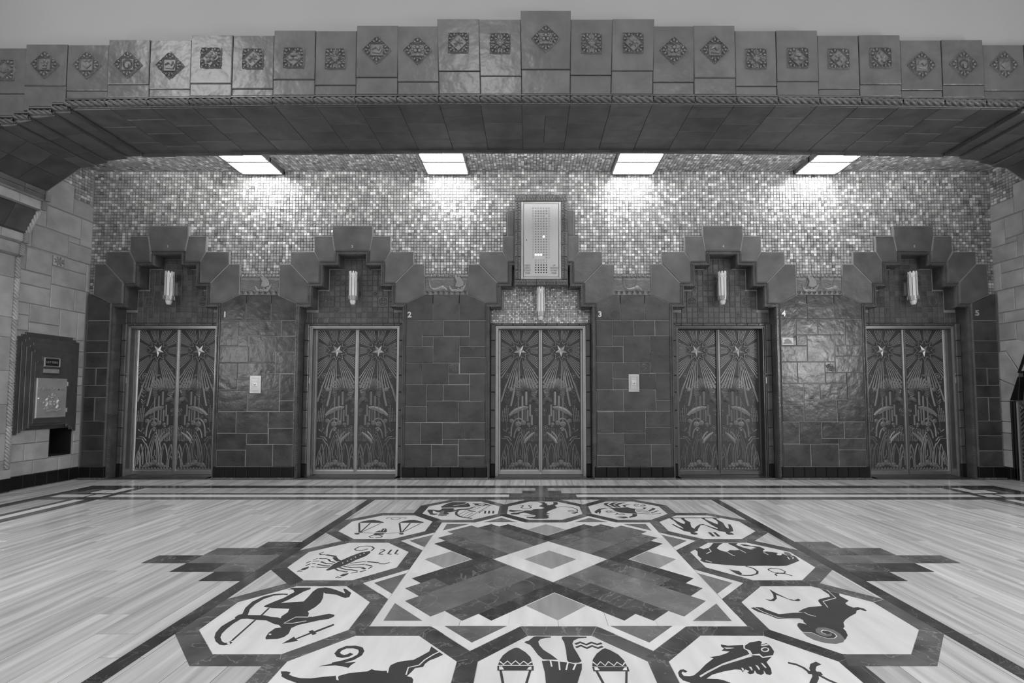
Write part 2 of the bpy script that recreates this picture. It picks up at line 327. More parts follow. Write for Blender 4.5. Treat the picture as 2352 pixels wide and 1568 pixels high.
  (0,0,'47 -312 55 -281 88 -265 89 -296 71 -322'),
  (1,0,'-24 -77 -23 -81 -23 -83 -24 -86 -26 -86 -29 -83 -31 -81 -33 -77 -34 -74 -34 -72 -33 -69 -31 -69 -28 -72 -26 -74'),
  (1,0,'-5 -39 -4 -43 -4 -45 -5 -48 -7 -48 -10 -45 -12 -43 -14 -39 -15 -36 -15 -33 -14 -31 -12 -31 -9 -33 -7 -36'),
  (1,0,'7 -2 8 -6 8 -8 7 -10 5 -10 2 -8 0 -6 -2 -2 -3 2 -3 4 -2 7 0 7 3 4 5 2'),
  (1,0,'23 42 24 38 24 35 23 33 21 33 18 35 16 38 14 42 13 45 13 48 14 50 16 50 19 48 22 45'),
  (1,0,'41 85 42 81 42 78 41 76 39 76 36 78 34 81 32 85 31 89 31 91 32 94 34 94 37 91 40 89'),
  (1,0,'56 125 57 121 57 119 56 116 54 116 51 119 48 121 47 125 46 129 46 132 47 135 49 135 52 132 55 129'),
  (0,12,'149 202 172 216 188 195 171 135 170 111 204 102'),
  (0,14,'234 209 236 115 265 106'),
  (0,14,'285 209 290 115 318 108'),
 ]),
 ('libra','pair of scales inlaid in pale octagon',-1.4625,0.862,[
  (0,0,'-302 109 -284 163 -238 203 -189 211 -128 179 -70 125 -71 109 -274 112'),
  (0,0,'75 109 100 171 154 208 196 211 257 174 308 128 306 109 104 112'),
  (0,16,'-295 102 -181 -202'),
  (0,13,'-190 102 -177 -195'),
  (0,9,'-88 94 -170 -195'),
  (0,16,'84 102 179 -195'),
  (0,13,'186 102 189 -195'),
  (0,9,'288 94 195 -188'),
  (0,9,'-176 -199 -53 -217 43 -228 182 -199'),
  (0,12,'-57 -316 -36 -279 13 -275 52 -304 53 -341 7 -344'),
  (0,9,'-10 -344 -33 -344 -58 -319'),
  (0,9,'-96 297 101 297'),
  (0,9,'-93 259 -76 259'),
  (0,9,'88 262 106 259'),
  (0,9,'-45 259 -18 227 18 219 42 243 47 270'),
  (0,0,'-167 -234 -165 -244 -169 -252 -176 -257 -186 -257 -197 -252 -207 -244 -213 -234 -215 -224 -211 -216 -204 -211 -194 -211 -182 -216 -173 -224'),
  (0,0,'218 -238 219 -247 215 -255 207 -259 198 -259 189 -255 180 -247 176 -238 175 -229 179 -221 187 -217 196 -217 206 -221 214 -229'),
  (0,0,'-51 -188 -20 -128 -19 -80 16 -77 48 -162 49 -195 -6 -195'),
  (0,0,'-45 -253 -31 -215 45 -221 46 -260 -19 -273'),
  (1,5,'-13 -162 -15 -94'),
  (1,5,'15 -162 9 -94'),
 ]),
 ('virgo','seated maiden with harp inlaid in pale octagon',-0.862,1.4625,[
  (0,0,'-214 273 -163 359 -21 359 9 327 23 309 58 204 64 154 37 120 -233 96 -251 145 -234 204'),
  (1,9,'-126 187 -69 213 -5 273 13 327'),
  (0,0,'-225 72 -107 75 -84 31 -96 -11 -31 39 34 55 92 120 121 179 120 154 91 72 45 31 -34 -16 -83 -70 -113 -93 -146 -100 -118 -130 -109 -174 -161 -182 -196 -100 -243 -93 -301 -24 -281 -130 -266 -145 -229 -152 -224 -186 -254 -203 -294 -189 -361 -24 -354 16 -311 16 -243 -16 -223 23'),
  (2,0,'-206 -47 -179 -39 -163 -174 -123 -189 -120 -225 -164 -246 -211 -225 -209 -130'),
  (0,26,'-36 -24 -47 -100 -29 -189 11 -260 45 -288 103 -316 146 -336'),
  (0,22,'-13 23 51 16 107 -55 151 -70'),
  (0,0,'71 291 207 291 301 204 115 196 101 247'),
  (1,0,'215 247 213 237 203 228 189 223 173 223 158 228 147 237 142 247 144 258 154 266 168 272 184 272 200 266 211 258'),
  (0,7,'-6 -196 43 -39'),
  (0,7,'23 -267 88 -62'),
  (0,7,'57 -295 126 -115'),
  (0,7,'67 16 172 196'),
  (0,7,'103 -24 220 204'),
  (0,7,'102 -309 276 204'),
  (0,0,'238 -39 257 -39 263 -145 244 -145'),
  (0,0,'278 -39 297 -39 303 -145 284 -145'),
  (0,0,'322 -39 342 -39 346 -145 327 -145'),
  (0,10,'193 -137 197 -77 235 5'),
 ]),
 ('leo','rampant lion inlaid in pale octagon',0,1.4625,[
  (0,0,'-72 363 16 363 15 318 48 265 27 213 60 204 107 256 112 363 158 363 158 256 122 204 136 129 129 72 87 23 37 -55 18 -130 54 -152 12 -189 42 -232 29 -274 41 -305 12 -343 -93 -350 -154 -329 -183 -305 -184 -267 -162 -281 -110 -274 -90 -246 -102 -210 -139 -189 -169 -145 -188 -130 -215 -115 -256 -145 -255 -174 -285 -189 -338 -182 -350 -145 -321 -115 -283 -115 -224 -62 -205 -24 -170 -16 -139 -24 -108 31 -21 55 5 88 -55 162 -10 265 -39 336'),
  (0,0,'-375 -31 -357 8 -302 -16 -224 -24 -224 -47 -289 -62 -327 -77 -357 -70'),
  (0,13,'131 112 181 137 233 137 309 104 345 23 346 -39 314 -55 275 -62 245 -47 259 -27 308 -36'),
  (0,0,'265 -130 326 -85 345 -47 342 -115 305 -152'),
  (0,14,'-262 204 -224 204 -227 162 -246 112 -226 72 -190 63 -151 75 -137 120 -159 170 -167 204 -127 204'),
  (0,8,'-210 -239 -184 -221 -147 -221 -110 -221'),
 ]),
 ('cancer','crab inlaid in pale octagon',0.862,1.4625,[
  (0,0,'-170 104 -106 88 -23 104 36 120 69 72 111 47 86 -8 76 -70 84 -152 -15 -137 -84 -108 -124 -55 -142 39'),
  (0,0,'-172 72 -227 47 -263 16 -275 -16 -276 -70 -307 -174 -307 -70 -329 -145 -347 -115 -345 -70 -317 -8 -282 47 -222 80'),
  (0,0,'31 -152 71 -174 58 -232 30 -274 -33 -309 -32 -274 10 -232'),
  (0,0,'-173 -281 -115 -267 -60 -267 -43 -309 -93 -336 -182 -329 -91 -309'),
  (0,0,'-181 309 -113 345 -154 273 -164 239 -122 104 -151 120 -202 230'),
  (0,0,'-146 247 -81 336 -16 348 -74 282 -100 230 -67 104 -98 107'),
  (0,0,'-92 230 -24 309 35 336 77 318 14 291 -49 221 -33 117 -57 112'),
  (0,0,'-3 204 58 247 106 225 51 213 24 179 26 129 2 129'),
  (0,14,'111 31 193 31'),
  (0,16,'96 -16 210 -55'),
  (0,14,'91 -55 214 -115'),
  (0,14,'89 -130 212 -167'),
  (0,0,'199 104 235 104 201 31 189 55'),
  (0,0,'216 -31 285 55 292 96 325 72 304 23 227 -62'),
  (0,0,'225 -115 313 -31 338 -24 310 -55 227 -137'),
  (0,0,'217 -167 310 -137 331 -115 318 -148 219 -182'),
  (0,10,'124 213 164 265 187 239 155 204 126 204 136 157 174 150'),
  (0,10,'247 218 243 187 208 157 186 167 201 196 236 204 248 221 225 259'),
  (0,13,'-129 -82 -167 -100 -206 -108 -226 -70 -194 -36 -158 -55 -185 -73'),
  (0,13,'-157 -196 -135 -174 -125 -123 -115 -189 -88 -203 -55 -186 -70 -148 -100 -167'),
 ]),
 ('gemini','twin figures holding hands inlaid in pale octagon',1.4625,0.862,[
  (0,0,'-249 292 -212 292 -219 243 -196 125 -172 64 -141 132 -140 219 -141 284 -101 284 -112 227 -95 125 -122 35 -139 -38 -131 -83 -91 -16 -32 57 4 64 43 -16 77 -94 87 -59 74 20 71 109 70 219 58 284 101 284 89 235 115 125 138 57 172 140 179 211 167 284 212 284 201 235 209 109 183 5 171 -52 180 -87 215 5 231 57 254 57 231 -38 190 -155 137 -195 155 -208 152 -260 100 -264 93 -234 107 -188 64 -155 38 -80 5 35 -28 35 -70 -38 -101 -94 -123 -148 -172 -188 -156 -208 -155 -247 -191 -264 -214 -241 -204 -188 -247 -155 -262 -80 -284 5 -290 72 -272 57 -261 -2 -228 -87 -224 -38 -236 64 -232 171'),
  (0,0,'-249 300 250 300 239 275 -252 275'),
  (0,0,'-52 -191 -25 -191 -34 -310 -60 -314'),
  (0,0,'-7 -191 18 -191 12 -310 -14 -314'),
 ]),
]
# ================================================================ FLOOR
fl=MB().box(XL-.3,XR+.3,-2.5,7.1,-.12,-.006).build('floor','joint',kind='structure')
def P2(X,Y): # inside photo frame? (only to skip pieces nobody sees)
    fw=.9988*Y-.0489*HC
    return fw>.3 and -150<1218+1062*X/fw<2500 and 856+1062*(.0489*Y+.9988*HC)/fw<1640
rug=(CX-1.94,CX+1.94)
W=.2127; far=MB(); nfar=0; cand=[]
i0=int((XL-XR)/W)-2
for i in range(-34,36):
    x0=CX+i*W; x1=x0+W
    if x1<XL or x0>XR: continue
    x0=max(x0,XL); x1=min(x1,XR)
    ys=-2.5+.2127*((i*3)%4)-.85; ph=i%3
    while ys<6.75:
        y0,y1=max(ys,-2.5),min(ys+.8508,6.75); ys+=.8508
        if y1-y0<.05: continue
        if x0>rug[0]-.05 and x1<rug[1]+.05 and y1<5.4 and y0>1.55:
            # below the medallion field only the outer triangles and corners show
            if abs(x0+W/2-CX)<1.2 and 2.2<y0 and y1<4.7: continue
        vis=any(P2(a,b) for a in (x0,x1) for b in (y0,y1))
        cand.append(((y0+y1)/2,vis,x0,x1,y0,y1))
cand.sort(key=lambda t:(not t[1],t[0]))
k=0
for yc,vis,x0,x1,y0,y1 in cand:
    if vis and k<300:
        tile('floor_plank',R4(x0,x1,y0,y1),FF(0),'plank',fl,-.006,0,.001,.0018); k+=1
    else: far.prism(inset(R4(x0,x1,y0,y1),.0018),FF(0),-.006,0,.001)
far.build('floor_planking','plank',fl,kind='stuff')
F1=FF(0); H1=.0010; H2=.0020; H3=.0028
def inl(name,poly,mat,h=H1,h0=0.,gap=.0008,**kw): return tile(name,poly,FF(0),mat,fl,h0,h,.0003,gap,**kw)
def split(u0,u1,n,jit=0.):
    e=[u0+(u1-u0)*i/n for i in range(n+1)]
    return list(zip(e[:-1],e[1:]))
# back border: strips parallel to the elevator wall
XLI,XRI=-4.97,5.30
for nm,mat,y0,y1,x0,x1,n in (('border_strip','dark',5.397,5.541,-5.0,5.33,14),('border_strip','white',5.541,5.676,XLI,XRI,15),('border_strip','darker',5.676,5.752,-5.0,5.33,14),
      ('border_tile','plankg',5.752,6.062,-4.93,5.25,34),('border_strip','darker',6.062,6.23,-5.83,6.16,16)):
    for a,b in split(x0,x1,n): inl(nm,R4(a,b,y0,y1),mat)
inl('threshold_strip',R4(XL,XR,6.645,6.735),'dark')
# side borders running towards the street
for sg in (-1,1):
    def mx(x): return x if sg<0 else 2*XC-x
    def rr(nm,a,b,y0,y1,mat,n,h=H1):
        for c,d in split(y0,y1,n): inl(nm,R4(min(mx(a),mx(b)),max(mx(a),mx(b)),c,d),mat,h)
    rr('border_strip',-5.83,-5.675,.2,6.062,'darker',9)
    rr('border_tile',-5.675,-5.35,.2,5.397,'plankg',12)
    rr('border_strip',-5.35,-5.26,.2,5.397,'darker',7)
    rr('border_strip',-5.26,-5.14,.2,5.397,'white',8)
    rr('border_strip',-5.14,-5.0,.2,5.397,'dark',7)
    rr('border_corner',-5.675,-5.0,5.397,6.062,'darker',1)
    rr('corner_inlay',-5.263,-5.119,5.752,6.062,'white',1,H2)
    rr('corner_inlay',-5.43,-5.28,5.765,5.935,'white',1,H2)
    rr('corner_inlay',-5.69,-5.30,5.541,5.676,'white',1,H2)
    rr('corner_inlay',-5.26,-5.09,5.541,5.676,'white',1,H2)
    rr('corner_inlay',-5.60,-5.47,5.765,6.0,'mid',1,H2)
# stepped cross on the border at the middle lift
inl('cross_inlay',R4(-.255,.553,5.541,5.745),'dark',H2); inl('cross_inlay',R4(-.10,.385,5.745,5.903),'dark',H2)
inl('cross_inlay',R4(.063,.224,5.552,6.062),'mid',H3)
# bands left and right of the medallion field
for sg in (-1,1):
    xa,xb=sorted((CX+sg*1.937,CX+sg*2.027))
    for a,b in split(.3,5.397,12): inl('band_strip',R4(xa,xb,a,b),'darker')
    for (x0,y0,y1,mats,cuts) in ((-2.15,3.703,3.861,('dark',),()),(-2.46,3.537,3.703,('dark','dark'),(-2.18,)),(-2.79,3.375,3.537,('dark','mid','mid'),(-2.46,-2.18)),(-2.46,3.213,3.375,('darker','dark'),(-2.18,)),(-2.15,3.055,3.213,('darker',),())):
        e=[x0,*cuts,CX-2.027]
        for m,a,b in zip(mats,e[:-1],e[1:]):
            u,v_=(a,b) if sg<0 else (2*CX-b,2*CX-a)
            inl('stepped_bar',R4(u,v_,y0,y1),m,H2)
# octagonal rings
A1,A2=.383,.479; t8=math.tan(PI/8)
def octo(a,cx,cy): return [(cx+a/math.cos(PI/8)*math.cos(PI/8+i*PI/4),cy+a/math.cos(PI/8)*math.sin(PI/8+i*PI/4)) for i in range(8)]
done=[]
for (nm,lab,dx,dy,items) in ZOD:
    cx,cy=CX+dx,CY+dy; a=octo(A1,cx,cy); b=octo(A2-.001,cx,cy)
    for i in range(8):
        j=(i+1)%8; q=[a[i],b[i],b[j],a[j]]
        mxp=(sum(p[0] for p in q)/4,sum(p[1] for p in q)/4)
        if any(math.hypot(mxp[0]-p[0],mxp[1]-p[1])<.08 for p in done): continue
        done.append(mxp); inl('octagon_border',q,'dark' if random.random()<.8 else 'darker',H1-.0003+len(done)*.000006)
    med=MB().prism(inset(a,.001),FF(0),0,H1,.0003).build('zodiac_medallion','white',fl,label='pale stone octagon with '+lab.replace(' inlaid in pale octagon',''))
    mats=('figure','white','horn'); bag=[MB(),MB(),MB()]
    for ii,(m,wd,s) in enumerate(items):
        p=[(cx+x,cy+y) for x,y in sp(s)]
        h0=H1 if m==0 else H2; h1=h0+.0006+ii*.000012
        if wd: bag[m].ribbon(p,wd/1000,h1-h0+.0004,FF(0),h0-.0004,flat=True)
        else: bag[m].prism(p,FF(0),h0-.0004,h1)
    for m,n_ in enumerate(('figure_inlay','figure_line','figure_accent')):
        if bag[m].V: bag[m].build(n_,mats[m],med)
# outer pale triangles follow from the planks; inner V triangles against the square
S=.983; hb=.2334
for r in range(4):
    ca,sa=(1,0,-1,0)[r],(0,1,0,-1)[r]
    def T(p): return (CX+ca*p[0]-sa*p[1],CY+sa*p[0]+ca*p[1])
    for k in (-.431,.431):
        def tri(h,b0): return [T((S+b0,k-h)),T((S+b0+h,k)),T((S+b0,k+h))]
        inl('v_frame',tri(hb,0),'white',H2); inl('v_triangle',tri(hb-.07,.001),'mid',H3)
    # corners of the square
    inl('square_corner',[T(p) for p in R4(-S,-.52,-S,-.52)],'white',H1)
    inl('corner_triangle',[T(p) for p in ((-.931,-.715),(-.931,-.927),(-.721,-.927))],'mid',H2)
    for a,b in split(-.52,.52,4): inl('square_slab',[T(p) for p in R4(a,b,-S,-.52)],'white',H1)
inl('square_slab',[(CX+x,CY+y) for x,y in R4(-.52,.52,-.52,.52)],'white',H1)
q2=1/math.sqrt(2)
def D(a,b): return (CX+(a-b)*q2,CY+(a+b)*q2)
def dr(nm,a0,a1,b0,b1,mat,h=H2): inl(nm,[D(a0,b0),D(a1,b0),D(a1,b1),D(a0,b1)],mat,h)
g=.1355; d2=.295; d3=.404
for r in range(4):
    def arm(nm,l0,l1,s0,s1,mat):
        c=[(l0,s0),(l1,s0),(l1,s1),(l0,s1)]
        for _ in range(r): c=[(-y,x) for x,y in c]
        inl(nm,[D(*p) for p in c],mat,H2)
    for l0,l1 in ((d2,.62),(.62,1.11)): arm('star_bar',l0,l1,-g,g,'mid')
    for sg in (-1,1):
        for l0,l1 in ((d2,.52+.05*sg),(.52+.05*sg,.80),(.80,1.017)): arm('star_bar',l0,l1,*sorted((sg*g,sg*d2)),'dark')
        for l0,l1 in ((d3,.66),(.66,.906)): arm('star_bar',l0,l1,*sorted((sg*d2,sg*d3)),'darker')
    arm('star_bar',d2,d3,d2,d3,'darker')
    arm('diamond_tile',.41,.653,.41,.653,'diag')
    arm('pinwheel_tile',-g,d2,g,d2,'white')
dr('pinwheel_tile',-g,g,-g,g,'diag')
# ================================================================ BACK WALL
def stair(): return [(-.811,0),(-.811,2.554),(-.644,2.554),(-.644,2.86),(-.483,2.86),(-.483,3.175),(-.257,3.175),(-.257,3.336),(.257,3.336),(.257,3.175),(.483,3.175),(.483,2.86),(.644,2.86),(.644,2.554),(.811,2.554),(.811,0)]
bands=((0,2.554,.811),(2.554,2.86,.644),(2.86,3.175,.483),(3.175,3.336,.257),(3.336,4.7,0))
wb=MB()
for z0,z1,h in bands:
    x=XL-.25
    for d in DOORX:
        if h: wb.box(x,d-h,YM+.014,YT+.02,z0,z1); x=d+h
    wb.box(x,XR+.25,YM+.012,YT+.02,z0,z1)
wb.box(XL-.25,XR+.25,YT+.02,7.3,2.24,4.7)
x=XL-.25
for d in DOORX: wb.box(x,d-.64,YT+.02,7.3,0,2.24); x=d+.64
wb.box(x,XR+.25,YT+.02,7.3,0,2.24); wb.box(XL,XR,7.28,7.32,0,2.3)
wb=wb.build('wall_back','grout',kind='structure')
# stones of the stepped surrounds (left half; dx,z)
KEY=[(-.297,3.714),(.297,3.714),(.297,3.56),(.257,3.336),(-.257,3.336),(-.297,3.56)]
ST2=[(-.567,3.558),(-.297,3.558),(-.258,3.336),(-.257,3.175),(-.483,3.175),(-.564,3.325)]
ST3=[(-.908,3.325),(-.564,3.325),(-.483,3.18),(-.483,2.86),(-.644,2.86),(-.911,3.14)]
ST4=[(-1.07,3.14),(-.911,3.14),(-.644,2.86),(-.644,2.554),(-.811,2.554),(-1.075,2.679)]
def inpoly(x,y,p):
    c=False; n=len(p)
    for i in range(n):
        (x0,y0),(x1,y1)=p[i],p[i-1]
        if (y0>y)!=(y1>y) and x<(x1-x0)*(y-y0)/(y1-y0)+x0: c=not c
    return c
mir=lambda p:[(-x,y) for x,y in p]
def shade():
    r=random.random()
    return random.uniform(.88,1.) if r<.13 else random.uniform(.2,.3) if r<.2 else random.uniform(.58,.75) if r<.32 else random.uniform(.34,.52)
def mos(cells,fr,pitch,w0,w1,dk=1.):
    mb=MB(); g=.0022 if pitch>.03 else .0016
    for u,v in cells:
        h=pitch/2-g; tu,tv=random.gauss(0,.0011),random.gauss(0,.0011); b=.0016
        V=[fr(u+a*h,v+c*h,w0) for a,c in ((-1,-1),(1,-1),(1,1),(-1,1))]+[fr(u+a*(h-b),v+c*(h-b),w1+a*tu+c*tv) for a,c in ((-1,-1),(1,-1),(1,1),(-1,1))]
        mb.add(V,[(4,5,6,7),(0,1,5,4),(1,2,6,5),(2,3,7,6),(3,0,4,7)]); mb.C+=[shade()*dk]*5
    return mb
PT=.0444
cover=[]
for i,d in enumerate(DOORX):
    sts=[ST3,ST4,mir(ST3),mir(ST4)]+([KEY,ST2,mir(ST2)] if i!=2 else [])
    for s in sts: cover.append(inset([(x+d,z) for x,z in (s if area2(s)>0 else s[::-1])],.004))
    st=stair(); cover.append([(x+d,z) for x,z in st])
B0=DOORX[2]+.005
cover.append(R4(B0-.39,B0+.39,2.8,4.17)); cover.append(R4(B0-.495,B0+.495,3.55,3.95)); cover.append(R4(B0-.57,B0+.57,3.17,3.56))
RP=[]   # relief panels between surrounds
for i in range(4):
    x0=DOORX[i]+1.075; x1=DOORX[i+1]-1.075; RP.append((x0,x1)); cover.append(R4(x0,x1,2.6,2.993))
bx=[(min(p[0] for p in c),max(p[0] for p in c),min(p[1] for p in c),max(p[1] for p in c),c) for c in cover]
cells=[]
nx=int((XR-XL)/PT); z=ZC-PT/2-.004
while z>2.66:
    for i in range(nx):
        x=XL+.012+PT*(i+.5)
        if z<2.7 and not any(a<x<b for a,b in RP): continue
        if any(a<x<b and c<z<e and inpoly(x,z,p) for a,b,c,e,p in bx): continue
        cells.append((x,z))
    z-=PT
mos(cells,FW(YM+.012),PT,0,.016).build('wall_mosaic','mosaic',wb,kind='stuff')
# ------------------------------------------------ surrounds
def lerp(a,b,t): return a+(b-a)*t
PROF=[(0,.0),(.012,-.012),(.03,-.012),(.036,.004),(.05,.004),(.062,-.03),(.062,-.2)]  # inward offset, depth(+out)
def molding(mb,path,d,i0,i1,prof,fr,full):
    offs=[]
    for o,_ in prof:
        r=[]
        for k in range(len(full)):
            a=full[k-1] if k else None; b=full[k]; c=full[k+1] if k<len(full)-1 else None
            n=[]
            for p,q in ((a,b),(b,c)):
                if p is None or q is None: continue
                e=(q[0]-p[0],q[1]-p[1]); l=math.hypot(*e); n.append((e[1]/l,-e[0]/l))
            sx=sum(x[0] for x in n); sy=sum(x[1] for x in n)
            kk=1+(n[0][0]*n[-1][0]+n[0][1]*n[-1][1]) if len(n)>1 else 1
            if len(n)==1: r.append((b[0]+o*sx,b[1]+o*sy))
            else: r.append((b[0]+o*sx/kk,b[1]+o*sy/kk))
        offs.append(r)
    V=[];F=[]
    for k,(t0) in enumerate((i0,i1)):
        seg,t=t0
        for pi,(o,w) in enumerate(prof):
            a,b=offs[pi][seg],offs[pi][min(seg+1,len(full)-1)]
            V.append(fr(d+lerp(a[0],b[0],t),lerp(a[1],b[1],t),w))
    n=len(prof)
    F=[(i,i+1,n+i+1,n+i) for i in range(n-1)]
    mb.add(V,F)
SUR=[]
WH=('beside the mailbox wall','beside the bare pier','under the silver indicator board','beside the fire sign pier','beside the grille doorway')
PN=('narrow dark glazed tile pier beside the mailbox wall','wide tile pier with call button plate, left of the bare pier','wide dark glazed tile pier without plate or sign, numeral 2','wide tile pier with call button plate, left of the glossy pier','wide glossy tile pier with fire helmet sign and numeral 4','narrow dark glazed tile pier beside the grille doorway')

WORDS=('first','second','third','fourth','fifth')
for i,d in enumerate(DOORX):
    fr=FW(YF)
    s=E('trim_%d'%(i+1),(d,YF,0),'stepped dark glazed surround of the elevator '+WH[i],None,'structure')
    SUR.append(s)
    stones=[ST3,ST4,mir(ST3),mir(ST4)]
    if i!=2: stones+=[KEY,ST2,mir(ST2)]
    else: stones+=[R4(-.495,-.39,3.56,3.95),R4(.39,.495,3.56,3.95),[(-.567,3.555),(-.39,3.555),(-.39,3.175),(-.483,3.175),(-.564,3.325)],[(.567,3.555),(.39,3.555),(.39,3.175),(.483,3.175),(.564,3.325)]]
    for p in stones: 
        if i==0: p=[(max(x,XL+.03-d),z) for x,z in p]
        if i==4: p=[(min(x,XR-.03-d),z) for x,z in p]
        tile('surround_stone',[(x+d,z) for x,z in p],fr,'stone',s,-.055,0,.010,.002)
    mb=MB()
    for p in stones: mb.prism([(min(max(x+d,XL+.03),XR-.03),z) for x,z in p],fr,-.05,-.007)
    mb.build('mortar_bed','grout',s)
    full=stair(); 
    cuts=[(0,t) for t in (0,.083,.2,.29,.37,.47,.56,.64,.74,.82,.905)]+[(k,0) for k in range(1,14)]+[(14,1-t) for t in (1,.905,.82,.74,.64,.56,.47,.37,.29,.2,.083,0)]
    for a,b in zip(cuts[:-1],cuts[1:]):
        if i==2 and a[0] in (6,7,8): continue
        if a[0]!=b[0]: b=(a[0],1.0)
        g=.001
        mb=MB(); molding(mb,None,d,(a[0],a[1]),(b[0],b[1]),PROF,fr,full)
        # beaded roll on the molding
        p0,p1=full[a[0]],full[min(a[0]+1,15)]
        q0=(lerp(p0[0],p1[0],a[1]),lerp(p0[1],p1[1],a[1])); q1=(lerp(p0[0],p1[0],b[1]),lerp(p0[1],p1[1],b[1]))
        ln=math.hypot(q1[0]-q0[0],q1[1]-q0[1]); e=((q1[0]-q0[0])/ln,(q1[1]-q0[1])/ln) if ln>1e-6 else (0,1); nn=(e[1],-e[0])
        nb=max(2,int(ln/.028))
        for k in range(nb):
            u=q0[0]+e[0]*ln*(k+.5)/nb+nn[0]*.056; v_=q0[1]+e[1]*ln*(k+.5)/nb+nn[1]*.056
            mb.dome(d+u,v_,.008,.007,fr,6,-.012,ry=.011)
        mb.build('jamb_molding','jamb',s)
    # inner dark jamb beside the door frame and lintel course
    for sg in (-1,1):
        zz=0
        for z1 in (.19,.45,.72,.98,1.25,1.5,1.78,2.02,2.27):
            a,b=sorted((d+sg*.672,d+sg*.748)); tile('jamb_tile',R4(a,b,zz,z1),FW(YT),'jamb' if zz>0 else 'black',s,-.03,.075,.01,.0015); zz=z1
    for a,b in split(d-.75,d+.75,9): tile('lintel_tile',R4(a,b,2.245,2.287),FW(YT),'jamb',s,-.03,.03,.006,.0015)
    # tympanum
    MB().prism([(x+d,max(z,2.29)) for x,z in stair()],FW(YT),-.018,.001).build('tympanum_bed','grout',s)
    if i==2:
        cs=[]; z=2.30; pf=.0265
        while z<2.86:
            h=.745 if z<2.49 else .58 if z<2.80 else .42
            n=int(h/pf); cs+=[(d+pf*(k+.5),z) for k in range(-n,n)]; z+=pf
        mos(cs,FW(YT),pf,0,.008,1.2).build('tympanum_mosaic','mosaic',s,kind='stuff')
    else:
        tp=.0815; nr=13
        for r in range(nr):
            z0=2.289+r*tp; h=.75 if z0+tp<2.50 else .583 if z0+tp*.6<2.80 else .42 if z0+tp*.6<3.113 else .2
            n=math.ceil(h/tp-.2)
            for k in range(-n,n):
                a=d+k*tp; b=a+tp; a=max(a,d-h-.012); b=min(b,d+h+.012)
                if b-a<.02: continue
                if r in (3,4) and k in (-6,-5,4,5):
                    if r==3 and k in (-6,4):
                        o=tile('relief_tile',R4(a,a+2*tp,z0,z0+2*tp),FW(YT),'tymp',s,-.01,.012,.004,.002)
                        mb=MB(); cxx,czz=a+tp,z0+tp; f2=FW(YT-.012)
                        mb.ring(cxx,czz,.058,.012,.006,f2); 
                        for q in range(4): mb.ribbon(spiral(cxx+.026*math.cos(q*PI/2+.8),czz+.026*math.sin(q*PI/2+.8),.022,1.2,q,10),.008,.006,f2)
                        mb.build('scroll_relief','tymp',o)
                    continue
                o=tile('tympanum_tile',R4(a,b,z0,z0+tp),FW(YT),'tymp',s,-.01,.010,.005,.002)
                if (r,k) in ((6,-5),(5,3),(6,4),(7,-3),(2,-4),(1,3)):
                    mb=MB(); cxx,czz=(a+b)/2,z0+tp/2; f2=FW(YT-.010)
                    if r in (1,2): 
                        for q in (-1,1): mb.ribbon([(cxx-.03,czz+q*.012),(cxx+.03,czz+q*.012)],.008,.005,f2); mb.ribbon([(cxx+q*.012,czz-.03),(cxx+q*.012,czz+.03)],.008,.005,f2)
                    else: mb.ring(cxx,czz,.022,.009,.006,f2,10); mb.dome(cxx,czz,.01,.006,f2,8)
                    mb.build('tile_relief','tymp',o)
# ------------------------------------------------ piers
PIERS=[   # tile courses of the four piers: u0 u1 (per mille of pier width) z0 z1 (mm); last entry is the ornament tile
 '0 249 1921 2302,246 524 2076 2302,524 811 2073 2302,811 1000 2073 2302,254 382 1918 2073,388 740 1681 2069,737 1000 1838 2069,0 390 1678 1916,750 1000 1522 1834,0 248 1286 1675,245 603 1447 1675,250 603 1282 1444,604 807 1282 1519,811 1000 1124 1516,0 390 969 1279,390 812 969 1279,815 1000 969 1121,0 249 653 966,249 672 653 966,671 1000 725 966,678 1000 495 725,0 394 413 650,392 676 495 650,0 386 169 411,385 741 169 491,741 1000 169 491,605 745 1522 1681',
 '0 209 1918 2302,208 473 2069 2302,473 797 2069 2302,798 1000 1918 2302,209 342 1918 2068,343 674 1678 2068,673 799 1918 2068,0 342 1675 1916,676 1000 1755 1916,677 1000 1517 1755,0 207 1360 1673,207 539 1360 1673,539 801 1360 1517,802 1000 1121 1517,0 269 1047 1358,269 472 1122 1358,472 802 1122 1358,0 267 809 1045,267 669 809 1121,669 1000 809 1121,0 198 496 807,198 468 496 807,468 735 568 807,735 1000 568 807,469 669 491 567,669 1000 333 567,0 331 169 491,331 665 169 488,666 1000 169 332,541 667 1517 1673',
 '0 225 1918 2302,225 514 2073 2302,514 802 2073 2302,802 1000 2073 2302,224 369 1918 2073,369 732 1681 2073,733 1000 1839 2073,0 364 1681 1916,731 1000 1529 1838,0 224 1286 1680,225 584 1444 1680,224 583 1286 1443,583 804 1286 1522,804 1000 1129 1525,0 367 973 1284,367 802 973 1284,802 1000 973 1127,0 227 658 971,227 659 658 971,660 1000 736 971,0 369 340 656,369 658 498 656,658 1000 498 735,0 368 169 338,369 732 169 496,732 1000 169 496,584 729 1524 1680',
 '0 193 1926 2323,194 457 2086 2323,457 788 2086 2323,787 1000 1929 2323,191 323 1926 2086,321 656 1691 2086,659 784 1929 2086,0 320 1691 1924,656 1000 1774 1928,654 1000 1534 1774,0 196 1376 1690,196 530 1376 1690,531 790 1376 1534,787 1000 1137 1534,0 265 1057 1374,266 461 1138 1374,461 794 1138 1374,0 263 819 1055,263 665 819 1137,665 1000 819 1137,0 203 499 817,203 470 499 817,471 743 578 817,743 1000 578 817,468 672 499 576,671 1000 417 576,0 333 173 497,333 670 173 497,669 1000 173 415,531 655 1534 1690',
]
